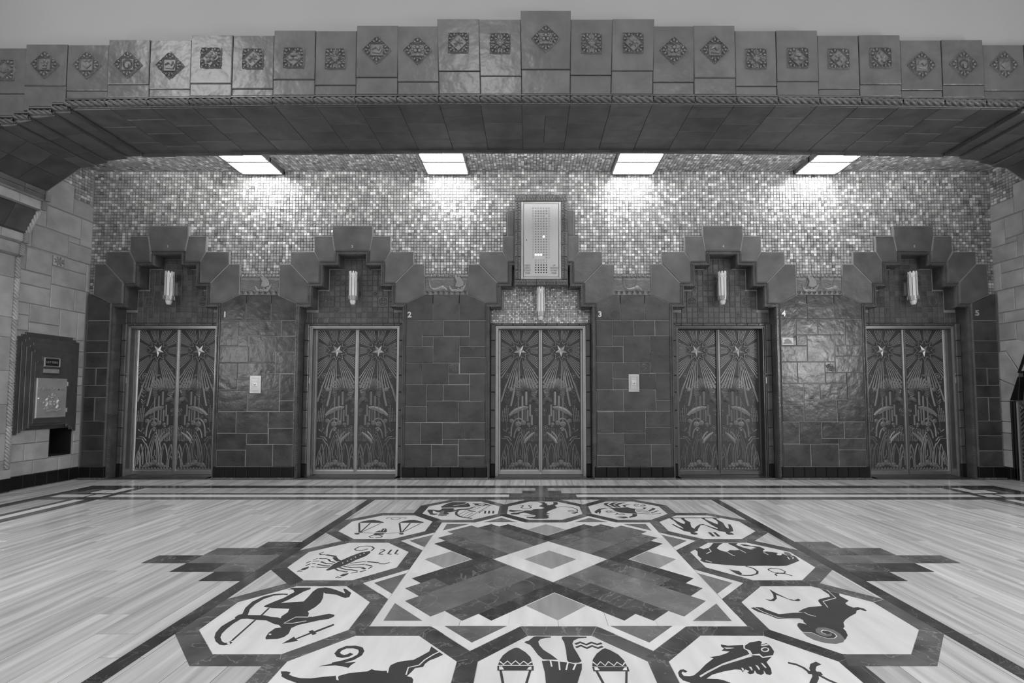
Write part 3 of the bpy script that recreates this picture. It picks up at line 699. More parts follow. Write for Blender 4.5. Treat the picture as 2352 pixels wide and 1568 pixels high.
for i in range(-1,5):
    x0=XL+.034 if i<0 else DOORX[i]+.811; x1=XR-.034 if i>3 else DOORX[i+1]-.811
    p=E('tiled_pier',((x0+x1)/2,YF,0),PN[i+1],'pier',group='tiled piers between the elevators')
    fr=FW(YF); rects=[]
    if 0<=i<=3:
        def cvt(r):
            a,b,c,e=[int(t)/1000 for t in r.split()]; return lerp(x0,x1,a),lerp(x0,x1,b),c,e
        tl=PIERS[i].split(','); rects=[cvt(r) for r in tl[:-1]]; orn=tl[-1]
        a,b,c,e=cvt(orn)
        o=tile('ornament_tile',R4(a,b,c,e),fr,'tile',p,-.04,0,.004,.002)
        mb=MB(); cxx,czz=(a+b)/2,(c+e)/2
        for q in range(5): mb.ribbon(spiral(cxx+.05*math.cos(q*2.3+i)*.6,czz+.05*math.sin(q*1.7+i)*.6,.035,1.3,q,12),.012,.005,fr)
        mb.ring(cxx,czz,.045,.008,.004,fr); mb.build('scroll_relief','stone',o)
        zt=max(r[3] for r in rects)
        # top course with sloping shoulders
        n=3 if i%2==0 else 3; e=[x0-.0]+[lerp(x0,x1,(k+1)/n) for k in range(n-1)]+[x1]
        for k,(a,b) in enumerate(zip(e[:-1],e[1:])):
            pl=[(a,zt),(b,zt),(b,2.679),(a,2.679)]
            if k==0: pl=[(a,zt),(b,zt),(b,2.679),(x0+.264,2.679),(a,2.554)]
            if k==n-1: pl=[(a,zt),(b,zt),(b,2.554),(x1-.264,2.679),(a,2.679)]
            tile('pier_tile',pl,fr,'tile',p,-.04,0,.006,.002)
    else:
        zs=[.17,.40,.62,.83,1.17,1.35,1.60,1.83,2.0,2.30]
        for k,(a,b) in enumerate(zip(zs[:-1],zs[1:])):
            if k in (3,5): rects+=[(x0,(x0+x1)/2,a,b),((x0+x1)/2,x1,a,b)]
            else: rects.append((x0,x1,a,b))
        pl=[(x0,2.30),(x1,2.30),(x1,2.554),(x0,2.70)] if i<0 else [(x0,2.30),(x1,2.30),(x1,2.70),(x0,2.554)]
        tile('pier_tile',pl,fr,'tile',p,-.04,0,.006,.002)
    for a,b,c,e in rects: tile('pier_tile',R4(a,b,max(c,.172),e),fr,'tile',p,-.04,random.uniform(-.002,.002),.007,.002)
    for a,b in split(x0-.03,x1+.03,max(2,round((x1-x0)/.16))): tile('plinth_tile',R4(max(a,XL+.034),min(b,XR-.034),.02,.172),FW(YF-.012),'black',p,-.05,.01,.008,.001)
    mb=MB().box(max(x0-.045,XL+.034),min(x1+.045,XR-.034),YF-.04,YF+.03,0,.022); mb.build('plinth_foot','dark',p)
    MB().box(x0,x1,YF+.006,YM-.006,0,2.55).build('pier_core','grout',p)
# ------------------------------------------------ relief panels of ships and sea beasts
LAB=('narrow clay relief panel of one sailing ship under clouds','wide clay relief panel of sea beast chasing a ship','narrow clay relief panel of one leaping sea beast','wide clay relief panel of ship followed by sea beast')
for i,(x0,x1) in enumerate(RP):
    f=FW(YF+.022); z0,z1=2.686,2.99; Wd=x1-x0; t=E('relief_panel',((x0+x1)/2,YF+.02,z0),LAB[i],'relief',group='sea relief panels')
    MB().rect(x0+.004,x1-.004,z0,z1-.02,f,-.03,0).build('panel_ground','relief',t)
    mb=MB()
    for k in range(9):
        zz=z0+.055+k*.0195; n=int(Wd/.02); ph=random.random()
        mb.ribbon([(x0+.01+(Wd-.02)*j/n,zz+.006*math.sin(j*.9+ph)) for j in range(n+1)],.012,.011,f)
    mb.build('wave_lines','relief',t)
    mb=MB(); n=round(Wd/.078)
    for k in range(n):
        cx=x0+(k+.5)*Wd/n; mb.ribbon(spiral(cx,z0+.028,.027,1.3,2.6,14,-1),.012,.022,f)
    mb.build('wave_crest','relief',t)
    mb=MB(); n=round(Wd/.06)
    for k in range(n):
        cx=x0+(k+.5)*Wd/n; mb.dome(cx,z1-.03,.034,.03,f,10,ry=.028); mb.ribbon(spiral(cx,z1-.03,.018,1.1,k,10),.007,.008,f,.026)
    mb.build('cloud_band','relief',t)
    def ship(cx):
        m=MB(); m.prism([(cx-.07,z0+.04),(cx+.09,z0+.04),(cx+.135,z0+.12),(cx+.14,z0+.17),(cx+.11,z0+.13),(cx+.06,z0+.085),(cx-.06,z0+.08),(cx-.11,z0+.15),(cx-.1,z0+.08)],f,0,.018,.006)
        for q in range(3): m.dome(cx-.02+q*.05,z0+.07+q*.012,.017,.008,f,8,.016)
        m.build('hull','relief',t)
        m=MB(); m.prism([(cx-.09,z1-.012),(cx-.02,z1-.005),(cx+.06,z1-.05),(cx+.105,z0+.19),(cx+.11,z0+.13),(cx+.04,z0+.10),(cx-.02,z0+.12),(cx+.0,z0+.19),(cx-.025,z0+.25)],f,0,.024,.008)
        m.build('sail','relief',t)
        MB().ribbon([(cx-.03,z0+.08),(cx-.03,z0+.24)],.01,.012,f).build('mast','relief',t)
    def beast(cx,sg=1):
        m=MB(); P=lambda l:[(cx+sg*a,z0+b) for a,b in l]
        m.ribbon(P([(-.15,.25),(-.135,.2),(-.13,.15),(-.115,.10),(-.07,.075),(-.01,.08),(.05,.10),(.10,.085),(.13,.05)]),[.015,.03,.035,.04,.055,.075,.085,.07,.03],.024,f)
        m.dome(cx+sg*.06,z0+.10,.05,.03,f,10,ry=.04); m.ribbon(P([(-.15,.25),(-.12,.27),(-.10,.25)]),.016,.014,f)
        m.ribbon(P([(.03,.14),(.05,.2),(.06,.25),(.04,.27)]),.008,.01,f); m.build('beast_body','relief',t)
    if i==0: ship((x0+x1)/2+.04)
    if i==1: beast(x0+.2); ship(x1-.17)
    if i==2: beast((x0+x1)/2+.01)
    if i==3: ship(x0+.19); beast(x1-.17)
# ================================================================ ELEVATOR DOORS
PW,PH=.2825,2.105      # half width, height of the engraved panel
f0=lambda u,v,w:(u,-w,v)
def leaf_meshes(sg):
    f=lambda u,v,w:(sg*u,-w,v)
    o={}
    # star burst
    sx,sy=0,1.796
    mb=MB(); pts=[]
    for k in range(20):
        r=.162 if k%2==0 else .10; a=PI/2+k*PI/10; pts.append((sx+r*math.cos(a),sy+r*math.sin(a)))
    mb.ribbon(pts,.010,.012,f,closed=True,flat=True); o['star_outline']=mb.mesh('star_outline','ray')
    mb=MB(); P=[]
    for k in range(10):
        r=.10 if k%2==0 else .04; a=-PI/2+k*PI/5; P.append((sx+r*math.cos(a),sy+r*math.sin(a)))
    mb.add([f(*p,.004) for p in P]+[f(sx,sy,.026)],[(k,(k+1)%10,10) for k in range(10)]); o['star']=mb.mesh('star','star')
    mb=MB()
    n=86
    for k in range(n):
        if k%8 in (6,7): continue
        a=2*PI*(k+.5)/n; ca,sa=math.cos(a),math.sin(a); R=.9
        if abs(ca)>1e-6: R=min(R,((PW-.004)*(1 if ca>0 else -1)-sx)/ca)
        if sa>0: R=min(R,(PH-.004-sy)/sa)
        if sa<0: R=min(R,(1.22-sy)/sa)
        r0=.172 if k%2 else .15
        if R<r0+.02: continue
        mb.ribbon([(sx+r0*ca,sy+r0*sa),(sx+R*ca,sy+R*sa)],[.005,max(.0055,.010*R/.3)],.007,f,flat=True)
    o['rays']=mb.mesh('rays','ray')
    # coordinates read off the engraved design: u from panel centre, v from panel foot
    U=lambda x,y:((x-(997-34*(y-130)/1918))/897.,PH*(2048-y)/1918)
    mb=MB()
    def C(x,y,r,core=True):
        u,v_=U(x,y); r/=897.; mb.ring(u,v_,r*.85,r*.35,.007,f,12)
        if core: mb.dome(u,v_,r*.4,.006,f,8)
    for c in ((1030,745,30),(1152,762,38),(797,675,20),(795,725,23),(797,800,26),(790,882,30),(1035,1330,24),(755,1480,32),(740,1575,24),(1107,1545,24),(745,1240,30),(738,1300,22),(800,1650,22)): C(*c)
    for c in ((1100,950,32),(985,1512,20)): u,v_=U(*c[:2]); mb.dome(u,v_,c[2]/897,.008,f,10)
    for x,y,r in ((995,1428,40),(925,1412,34),(1085,1385,30),(855,1430,24),(845,1460,16)): u,v_=U(x,y); mb.dome(u,v_,r/897,.008,f,12); mb.ring(u,v_,r*.45/897,.008,.006,f,8,.006)
    o['rosettes']=mb.mesh('rosettes','rel')
    mb=MB()
    def fan(x,y,R,r0,n,a0,a1,h=.009):
        u,v_=U(x,y); R/=897;r0/=897
        for k in range(n):
            a=math.radians(a0+(a1-a0)*(k+.5)/n); wd=math.radians(abs(a1-a0)/n)*.9
            mb.ribbon([(u+r0*math.cos(a),v_+r0*math.sin(a)),(u+R*.85*math.cos(a),v_+R*.85*math.sin(a)),(u+R*math.cos(a),v_+R*math.sin(a))],[r0*wd,R*.85*wd,R*wd*.35],h,f)
    fan(893,985,205,60,11,20,160); fan(893,985,60,20,9,0,180,.012); fan(893,985,150,70,5,160,215); fan(893,985,150,70,5,-35,20)
    fan(785,1125,75,12,13,0,215); fan(960,785,45,8,8,0,180)
    for x,y0,y1,wd in ((893,980,1170,30),(945,1040,1400,26),(1000,1060,1400,20),(870,1230,1390,24),(838,1160,1320,24),(812,1300,1440,26),(905,1200,1400,16)):
        u,v0=U(x,y0); _,v1=U(x,y1); mb.ribbon([(u,v1),(u,v0)],wd/897,.008,f)
    o['palmette']=mb.mesh('palmette','rel')
    mb=MB()
    def pl(pts,wd,h=.008,taper=False):
        q=[U(x,y) for x,y in pts]; n=len(q)
        mb.ribbon(q,[wd/897*(.35+.65*math.sin(PI*(i+.3)/(n))) for i in range(n)] if taper else wd/897,h,f)
    # scroll column, chevrons, corn beads
    for k in range(3):
        y=800+k*52; r=34-6*k
        for s in (-1,1):
            u,v_=U(1155+s*r,y); mb.ribbon(spiral(u,v_,r*.8/897,1.1,PI/2 if s>0 else PI/2,12,-s),.008,.008,f)
    for y in (965,1000,1050,1110,1140): pl([(1120,y-25),(1150,y+12),(1180,y-25)],10)
    for j in range(15):
        y=1120+j*19
        for x in range(4):
            if j<3+abs(x-1)*2: continue
            u,v_=U(1128+x*24+j*1.2,y); mb.dome(u,v_,.0105,.008,f,6)
    for j in range(13):
        t=j/12; u,v_=U(975+t*140,1060+t*270); mb.dome(u,v_,.008,.007,f,6)
    for j in range(10): u,v_=U(1150,1395+j*16); mb.dome(u,v_,.006,.006,f,6)
    pl([(860,1200),(930,1198),(1010,1225),(1070,1265),(1115,1310)],50,.010,True); pl([(870,1215),(960,1235),(1050,1290)],14,.008)
    pl([(940,1370),(985,1352),(1030,1365),(1065,1410),(1085,1480),(1090,1600)],22,.010); pl([(955,1490),(990,1480),(1020,1505),(1040,1560),(1048,1620)],20,.009)
    pl([(780,1495),(800,1482),(815,1498),(835,1485),(850,1500),(870,1490),(885,1500)],9); 
    pl([(1030,770),(1050,900),(1075,1060),(1100,1180)],26); pl([(1165,880),(1200,1000),(1235,1120)],24); pl([(745,960),(760,1010)],20)
    pl([(765,1540),(820,1580),(880,1640),(905,1690)],40,.009,True); pl([(840,1530),(880,1570),(920,1640)],22,.008)
    pl([(1125,1480),(1165,1530),(1200,1500)],14); pl([(1080,1660),(1120,1610),(1180,1600)],14); pl([(1090,1700),(1140,1630),(1220,1625)],14)
    for x in range(730,960,22): pl([(x,1500),(x-4,1560),(x-6,1660)],6,.004)
    o['scrollwork']=mb.mesh('scrollwork','ray')
    mb=MB()
    def lot(x,yt,yb,w,wd=14,h=.012):
        L=[]; n=8
        for s in (-1,1):
            pts=[(x+s*w*math.sin(PI*.5*(i/n))**.9*(1-.25*max(0,(i/n-.6))),yt+(yb-yt)*(i/n)**1.15) for i in range(n+1)]
            mb.ribbon([U(a,b) for a,b in pts],wd/897,h,f)
    for x,yt,yb,w in ((962,1535,1985,105),(962,1580,1950,68),(962,1630,1900,42),(835,1690,1990,62),(1085,1690,1990,64),(745,1705,1990,40),(1148,1700,1980,40),(732,1795,2020,36),(1180,1790,2000,36),(738,1865,2040,48),(1185,1870,2040,42)): lot(x,yt,yb,w)
    for x0,y0,x1,y1 in ((838,1740,860,1960),(1085,1740,1060,1960),(760,1740,775,1800),(1135,1740,1120,1800),(760,1900,800,2010),(1170,1890,1125,2010)):
        q=[U(lerp(x0,x1,t)+8*math.sin(PI*t),lerp(y0,y1,t)) for t in (0,.25,.5,.75,1)]; mb.ribbon(q,.009,.007,f)
    u,v0=U(958,1775); _,v1=U(958,1850); mb.ribbon([(u,v1),(u,v0)],.012,.010,f)
    lot(958,1845,1950,38,9); 
    for k in range(4): mb.ribbon([U(930+4*k,1880+k*20-14),U(958,1890+k*20),U(986-4*k,1880+k*20-14)],.007,.007,f)
    o['lotus']=mb.mesh('lotus','ray')
    mb=MB()
    for x,y,r in ((957,1953,38),(910,1978,28),(862,1988,36),(1010,1978,30),(1055,1988,36),(815,2008,20),(1095,2008,20)):
        u,v_=U(x,y); mb.dome(u,v_,r/897,.008,f,12); mb.ring(u,v_,r*.6/897,.009,.006,f,10,.005)
    for k in range(12):
        a=-PW+.006+k*2*(PW-.006)/12; b=a+2*(PW-.006)/12; mb.prism([(a,.002),(b,.002),((a+b)/2,.036)],f,0,.008,.003)
    o['base_frieze']=mb.mesh('base_frieze','rel')
    return o
LEAF={s:leaf_meshes(s) for s in (1,-1)}
def leaf_frame(metal):
    mb=MB(); x0,x1=-.315,.315; z0,z1=.02,2.20; pz0,pz1=.088,.088+PH
    # mitred bevelled rails
    for (a,b,c,d) in (((x0,z0),(x1,z0),(PW,pz0),(-PW,pz0)),((x1,z0),(x1,z1),(PW,pz1),(PW,pz0)),((x1,z1),(x0,z1),(-PW,pz1),(PW,pz1)),((x0,z1),(x0,z0),(-PW,pz0),(-PW,pz1))):
        V=[f0(*a,.022),f0(*b,.022),f0(lerp(b[0],c[0],.7),lerp(b[1],c[1],.7),.02),f0(lerp(a[0],d[0],.7),lerp(a[1],d[1],.7),.02),f0(*c,.004),f0(*d,.004),f0(*a,-.03),f0(*b,-.03)]
        mb.add(V,[(0,1,2,3),(3,2,4,5),(6,7,1,0)])
    return mb.mesh('leaf_frame',metal)
PLATE=MB().rect(-PW-.002,PW+.002,.086,.09+PH,f0,-.02,0).mesh('engraved_plate','plate')
LF={m:leaf_frame(m) for m in ('metal','metald')}
for i,d in enumerate(DOORX):
    D_=E('door_%d'%(i+1),(d,YL,0),'double leaf elevator door engraved with stars and plants '+WH[i].replace('under the silver','below the silver'),None,'structure')
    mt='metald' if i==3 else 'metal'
    mb=MB(); fr=FW(YL)
    for s in (-1,1):
        a,b=sorted((d+s*.634,d+s*.672)); mb.box(a,b,YT-.035,YL+.02,0.012,2.238); a,b=sorted((d+s*.655,d+s*.672)); mb.box(a,b,YT-.05,YT-.035,0.012,2.238)
    mb.box(d-.634,d+.634,YT-.035,YL+.02,2.205,2.238); mb.box(d-.655,d+.655,YT-.05,YT-.035,2.222,2.238)
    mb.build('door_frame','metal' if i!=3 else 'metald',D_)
    MB().box(d-.672,d+.672,YF-.0,YL+.03,0.0015,.012).build('sill','metald',D_)
    for s in (-1,1):
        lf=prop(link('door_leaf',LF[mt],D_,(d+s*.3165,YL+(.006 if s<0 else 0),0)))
        link('engraved_plate',PLATE,lf,(d+s*.3165,YL+(.006 if s<0 else 0),0))
        for nm,me in LEAF[s].items(): link(nm,me,lf,(d+s*.3165,YL+(.006 if s<0 else 0),.088))
    # small emblem and keyhole on the jamb
    sd=1 if d>.1 else -1
    if i!=2:
        mb=MB(); u=d+sd*.664; mb.dome(u,1.52,.012,.012,FW(YT-.05),8); mb.rect(u-.008,u+.008,1.38,1.47,FW(YT-.05),-.002,.006,.002); mb.build('jamb_emblem','brass',D_)
# ================================================================ ARCH
YA0,YA1=4.85,5.80
def camber(x): return 4.30+.05*max(0,1-((x-XC)/5.15)**2)
HALF=[(-4.98,4.302),(-4.98,4.257),(-5.15,4.25),(-5.15,4.222),(-5.40,4.195),(-5.40,4.17),(-5.56,4.14),(-5.56,4.118),(-5.742,4.10),(-6.16,3.80),(-6.17,3.675),(-6.215,3.665),(-6.215,3.555),(-6.264,3.545),(-6.40,3.265),(-6.42,3.25),(-6.42,3.144),(-6.46,3.12),(-6.46,2.98),(-6.505,2.958),(-6.505,0.172)]
arch=E('archway',(XC,YA0,0),'broad dark terracotta archway of square ornamented blocks with rope molding spanning the hall','arch')
mb=MB(); top=[(XC+(k/10)*5.148,camber(XC+(k/10)*5.148)+.016) for k in range(10,-11,-1)]
prof=[(2*XC-x,z) for x,z in reversed([(x-.016,z+.012) for x,z in HALF])]+top+[(x-.016,z+.012) for x,z in HALF]
outer=[(XL-.4,0),(XL-.4,4.62),(2*XC-XL+.4,4.62),(2*XC-XL+.4,0)]
n=len(prof)
V=[];
for y in (YA0+.01,YA1-.004): V+=[(x,y,z) for x,z in prof]+[(x,y,4.62 if abs(x-XC)<6.2 else max(z,0)) for x,z in prof]
F=[]
for k in range(n-1):
    F.append((k,k+1,2*n+k+1,2*n+k))                       # intrados
    F.append((2*n+k,2*n+k+1,3*n+k+1,3*n+k))               # back
    F.append((k,k+1,n+k+1,n+k))
mb.add(V,F); mb.box(XL-.4,-6.53,YA0+.01,YA1+.03,0,4.6); mb.box(2*XC+6.53,7.3,YA0+.01,YA1+.03,0,4.6)
mb.box(XL-.4,7.3,YA0+.06,YA1-.02,4.40,4.62); mb.box(XL-.4,7.3,YA1-.02,YA1+.03,4.5,4.62); mb.build('arch_core','grout',arch)
# rope segment meshes
def rope_mesh(L,R,pitch,mat,hand=1,n_s=None):
    ns=n_s or max(10,int(L/.008)); nt=24; mb=MB()
    for i in range(ns+1):
        x=L*i/ns; e=.86 if i in (0,ns) else 1
        for j in range(nt):
            a=2*PI*j/nt; r=R*e*(.45+.55*abs(math.sin(1.5*(a-hand*2*PI*x/pitch)))**.6)
            mb.V.append((x-L/2,r*math.cos(a),r*math.sin(a)))
    for i in range(ns):
        for j in range(nt): k=(j+1)%nt; mb.F.append((i*nt+j,i*nt+k,(i+1)*nt+k,(i+1)*nt+j))
    return mb.mesh('rope_molding',mat,False)
VW=.447; ROPE=rope_mesh(VW-.006,.036,.24,'soff'); ROPEK=rope_mesh(.518,.036,.24,'soff')
zf=lambda y:5.378-.004905*(y-28)
TOPS=(47,47,62.5,62.5,73.5,73.5,84,84,95,95,105.5,105.5,113,113,121)
JL=(177,167,190,181,198,186,206,195,207,197,210,200,217,207,225); JR=(175,166,191,182,200,190,207,197,209,198,210,200,217,207,225)
OY=(104,104,120,120,139,138,139,138,154,153,153,153,165,165,172)
MOT=(3,7,4,0,3,6,7,1,0,5,8,9,2,3,6)
DIA=(0,0,1,1,0,0,0,0,1,1,1,1,0,0,0)
# ---- ornament plaques
def plaque(kind,dia):
    f=lambda u,v,w:(u,-w,v); s=.106; mb=MB(); rot=PI/4 if dia else 0
    Rr=lambda x,y:(x*math.cos(rot)-y*math.sin(rot),x*math.sin(rot)+y*math.cos(rot))
    mb.prism([Rr(-s,-s),Rr(s,-s),Rr(s,s),Rr(-s,s)],f,-.002,.006,.003)
    for q in range(4):
        ca,sa=(1,0,-1,0)[q],(0,1,0,-1)[q]; T=lambda x,y:Rr(ca*x-sa*y,sa*x+ca*y)
        for px,py_,a in ((.080,.080,PI/4),(.090,.045,.1),(.045,.090,PI/2-.1)):
            c=T(px,py_); mb.dome(*c,.020,.014,f,8,.005,ry=.013,rot=a+q*PI/2+rot); mb.ring(*c,.019,.006,.012,f,8,.005)
        mb.ribbon([T(.106,-.09),T(.110,-.06),T(.104,-.035),T(.111,0),T(.104,.035),T(.110,.06),T(.108,.108)],.009,.014,f)
    # inner frame
    d=.098
    sq=[(d*math.cos(rot+k*PI/2),d*math.sin(rot+k*PI/2)) for k in range(4)]
    if kind!=3: mb.ribbon(sq,.011,.018,f,.004,closed=True); mb.prism(sq,f,.004,.008)
    if kind==0:
        mb.prism([(-.045,-.035),(.04,-.045),(.055,-.01),(.05,.02),(.03,-.015),(-.03,-.018)],f,.008,.018,.004); mb.prism([(-.05,.0),(-.035,.04),(.0,.055),(.04,.04),(.03,.0),(.02,-.012),(-.005,.02)],f,.008,.022,.006)
    if kind==1:
        for k in range(5): a=PI/2+k*2*PI/5; mb.dome(.034*math.cos(a),.034*math.sin(a),.034,.02,f,8,.006,ry=.024,rot=a)
        mb.dome(0,0,.014,.028,f,8,.006)
    if kind==2:
        for k in range(7): a=math.radians(20+k*23); mb.ribbon([(0,-.035),(.06*math.cos(a),-.035+.085*math.sin(a))],[.004,.02],.014,f,.008)
    if kind==3:
        for k in range(4):
            a=PI/4+k*PI/2; mb.ribbon([(.035*math.cos(a+b*.55),.035*math.sin(a+b*.55)) for b in (-1,1)]+[(.092*math.cos(a+b*.28),.092*math.sin(a+b*.28)) for b in (1,-1)],.011,.016,f,.005,closed=True); mb.dome(.068*math.cos(a),.068*math.sin(a),.022,.014,f,8,.005,ry=.012,rot=a)
            a-=PI/4; mb.ribbon([(.04*math.cos(a),.04*math.sin(a)),(.075*math.cos(a),.075*math.sin(a)),(.105*math.cos(a),.105*math.sin(a))],[.01,.016,.026],.018,f,.005)
        mb.prism([(.046,0),(0,.046),(-.046,0),(0,-.046)],f,.005,.02,.008); mb.ring(0,0,.018,.009,.008,f,10,.018)
    if kind==4:
        for a in (90,210,330): a=math.radians(a); mb.dome(.026*math.cos(a),.026*math.sin(a)+.006,.024,.018,f,10,.007); mb.ring(.026*math.cos(a),.026*math.sin(a)+.006,.022,.005,.016,f,10,.007)
        for k in range(12): a=2*PI*k/12; mb.dome(.058*math.cos(a),.058*math.sin(a),.01,.008,f,6,.007)
    if kind==5:
        mb.prism([(-.012,-.045),(.012,-.045),(.016,-.0),(-.016,0)],f,.007,.024,.004); 
        for k in range(16): a=2*PI*k/16; mb.ribbon(spiral(.045*math.cos(a),.045*math.sin(a),.014,1,a,8),.005,.008,f,.007)
    if kind==6:
        for x,y in ((-.028,-.012),(.028,-.012)): mb.dome(x,y,.03,.022,f,10,.006,ry=.022)
        mb.dome(0,.028,.042,.026,f,12,.006,ry=.022)
        for k in range(10): a=2*PI*k/10; mb.dome(.068*math.cos(a),.068*math.sin(a),.009,.008,f,6,.007)
    if kind==7:
        for a in (80,35,-10,-60,140,195): a=math.radians(a); mb.ribbon([(0,0),(.025*math.cos(a),.025*math.sin(a)),(.05*math.cos(a),.05*math.sin(a))],[.004,.022,.005],.012,f,.008)
        mb.ribbon(spiral(-.025,-.03,.02,1.4,0,12),.006,.008,f,.008)
    if kind==8:
        for s in (-1,1): mb.prism([(0,.03),(s*.05,.0),(s*.03,-.02),(0,-.045)],f,.007,.02,.006); mb.ribbon([(s*.05,.05),(s*.02,.03),(0,.05)],.012,.012,f,.007)
    if kind==9:
        for k in range(5): a=math.radians(90+72*k); mb.dome(.025*math.cos(a),.015+.025*math.sin(a),.017,.014,f,8,.007)
        mb.prism([(-.025,-.05),(.025,-.05),(.018,-.028),(-.018,-.028)],f,.007,.018,.004)
    return mb.mesh('block_ornament','orn')
PLQ={}
def hole_bottom(x):   # underside of the face blocks: intrados + moldings
    for (x0,z0),(x1,z1) in zip(HALF[:-1],HALF[1:]):
        if x1<=x<=x0 and x0!=x1: return lerp(z0,z1,(x-x0)/(x1-x0))+.1
    if x<-6.4: return 3.1
    return camber(x)+.10
fa=FW(YA0)
cols=[(0,XC-.262,XC+.262,28,163,94,4,1)]
for n in range(15):
    cols.append((-(n+1),XC-.262-(n+1)*VW,XC-.262-n*VW,TOPS[n],JL[n],OY[n],MOT[n],DIA[n]))
    cols.append((n+1,XC+.262+n*VW,XC+.262+(n+1)*VW,TOPS[n],JR[n],OY[n],MOT[n],DIA[n]))
for (n,x0,x1,ty,jy,oy,mk,dia) in cols:
    zt,zj=zf(ty),zf(jy); zb=camber((x0+x1)/2)+.095; pr=.02 if n%2==0 else .012
    a=abs(n); lean=lambda z,e:(0 if a>3 else (e-XC)*.045*(z-4.6)/.7*(1-a/4))
    q=lambda z0,z1:[(x0+lean(z0,x0),z0),(x1+lean(z0,x1),z0),(x1+lean(z1,x1),z1),(x0+lean(z1,x0),z1)]
    b=tile('voussoir',q(zj,zt),fa,'vous',arch,-.09,pr+.006,.006,.002)
    key=(mk,dia)
    if key not in PLQ: PLQ[key]=plaque(mk,dia)
    link('block_ornament',PLQ[key],b,((x0+x1)/2+lean(zf(oy),(x0+x1)/2),YA0-pr-.006,zf(oy)))
    xm=(x0+x1)/2
    lx0=max(x0,-4.98) if n<0 else x0; lx1=min(x1,2*XC+4.98) if n>0 else x1
    if a<=11:
        tile('base_block',q(zb,zj),fa,'vous',arch,-.05,pr,.006,.002)
        rm=ROPE if n else ROPEK
        o=link('rope_molding',rm,arch,(xm,YA0-.010,camber(xm)+.038)); o.rotation_euler=(0,(camber(x0)-camber(x1))/VW,0)
        mb=MB(); mb.box(x0+.001,x1-.001,YA0-.022,YA0+.05,zb-.018,zb-.006); mb.build('fillet','vous',arch)
    else:
        # lower blocks above the stepped haunches
        ss=(lambda x:x) if n<0 else (lambda x:2*XC-x)
        xa,xb=(x0,x1) if n<0 else (2*XC-x1,2*XC-x0)
        low=[]
        ed=[xb]+[x for x,_ in HALF if xa<x<xb]+[xa]
        lo=[]
        for e0,e1 in zip(ed[:-1],ed[1:]):
            if e0-e1<1e-6: continue
            h=hole_bottom((e0+e1)/2); lo+=[(e0,h),(e1,h)]
        poly=[(xa,zj),(xb,zj)]+lo
        tile('base_block',[(ss(x),z) for x,z in poly],fa,'vous',arch,-.05,pr,.005,.002)
# stepped rope and fillets along the haunches
for sg in (-1,1):
    ss=(lambda x:x) if sg<0 else (lambda x:2*XC-x)
    xs=[(-4.98,-5.15),(-5.15,-5.40),(-5.40,-5.56),(-5.56,-5.742),(-5.742,-5.92),(-5.92,-6.1)]
    for a,b in xs:
        h=hole_bottom((a+b)/2)-.1; L=a-b; xm=(a+b)/2
        o=link('rope_molding',rope_mesh(L,.03,.2,'soff'),arch,(ss(xm),YA0-.004,h+.04))
        u,v_=sorted((ss(a),ss(b))); MB().box(u,v_+.02,YA0-.022,YA0+.05,h+.078,h+.092).build('fillet','vous',arch)
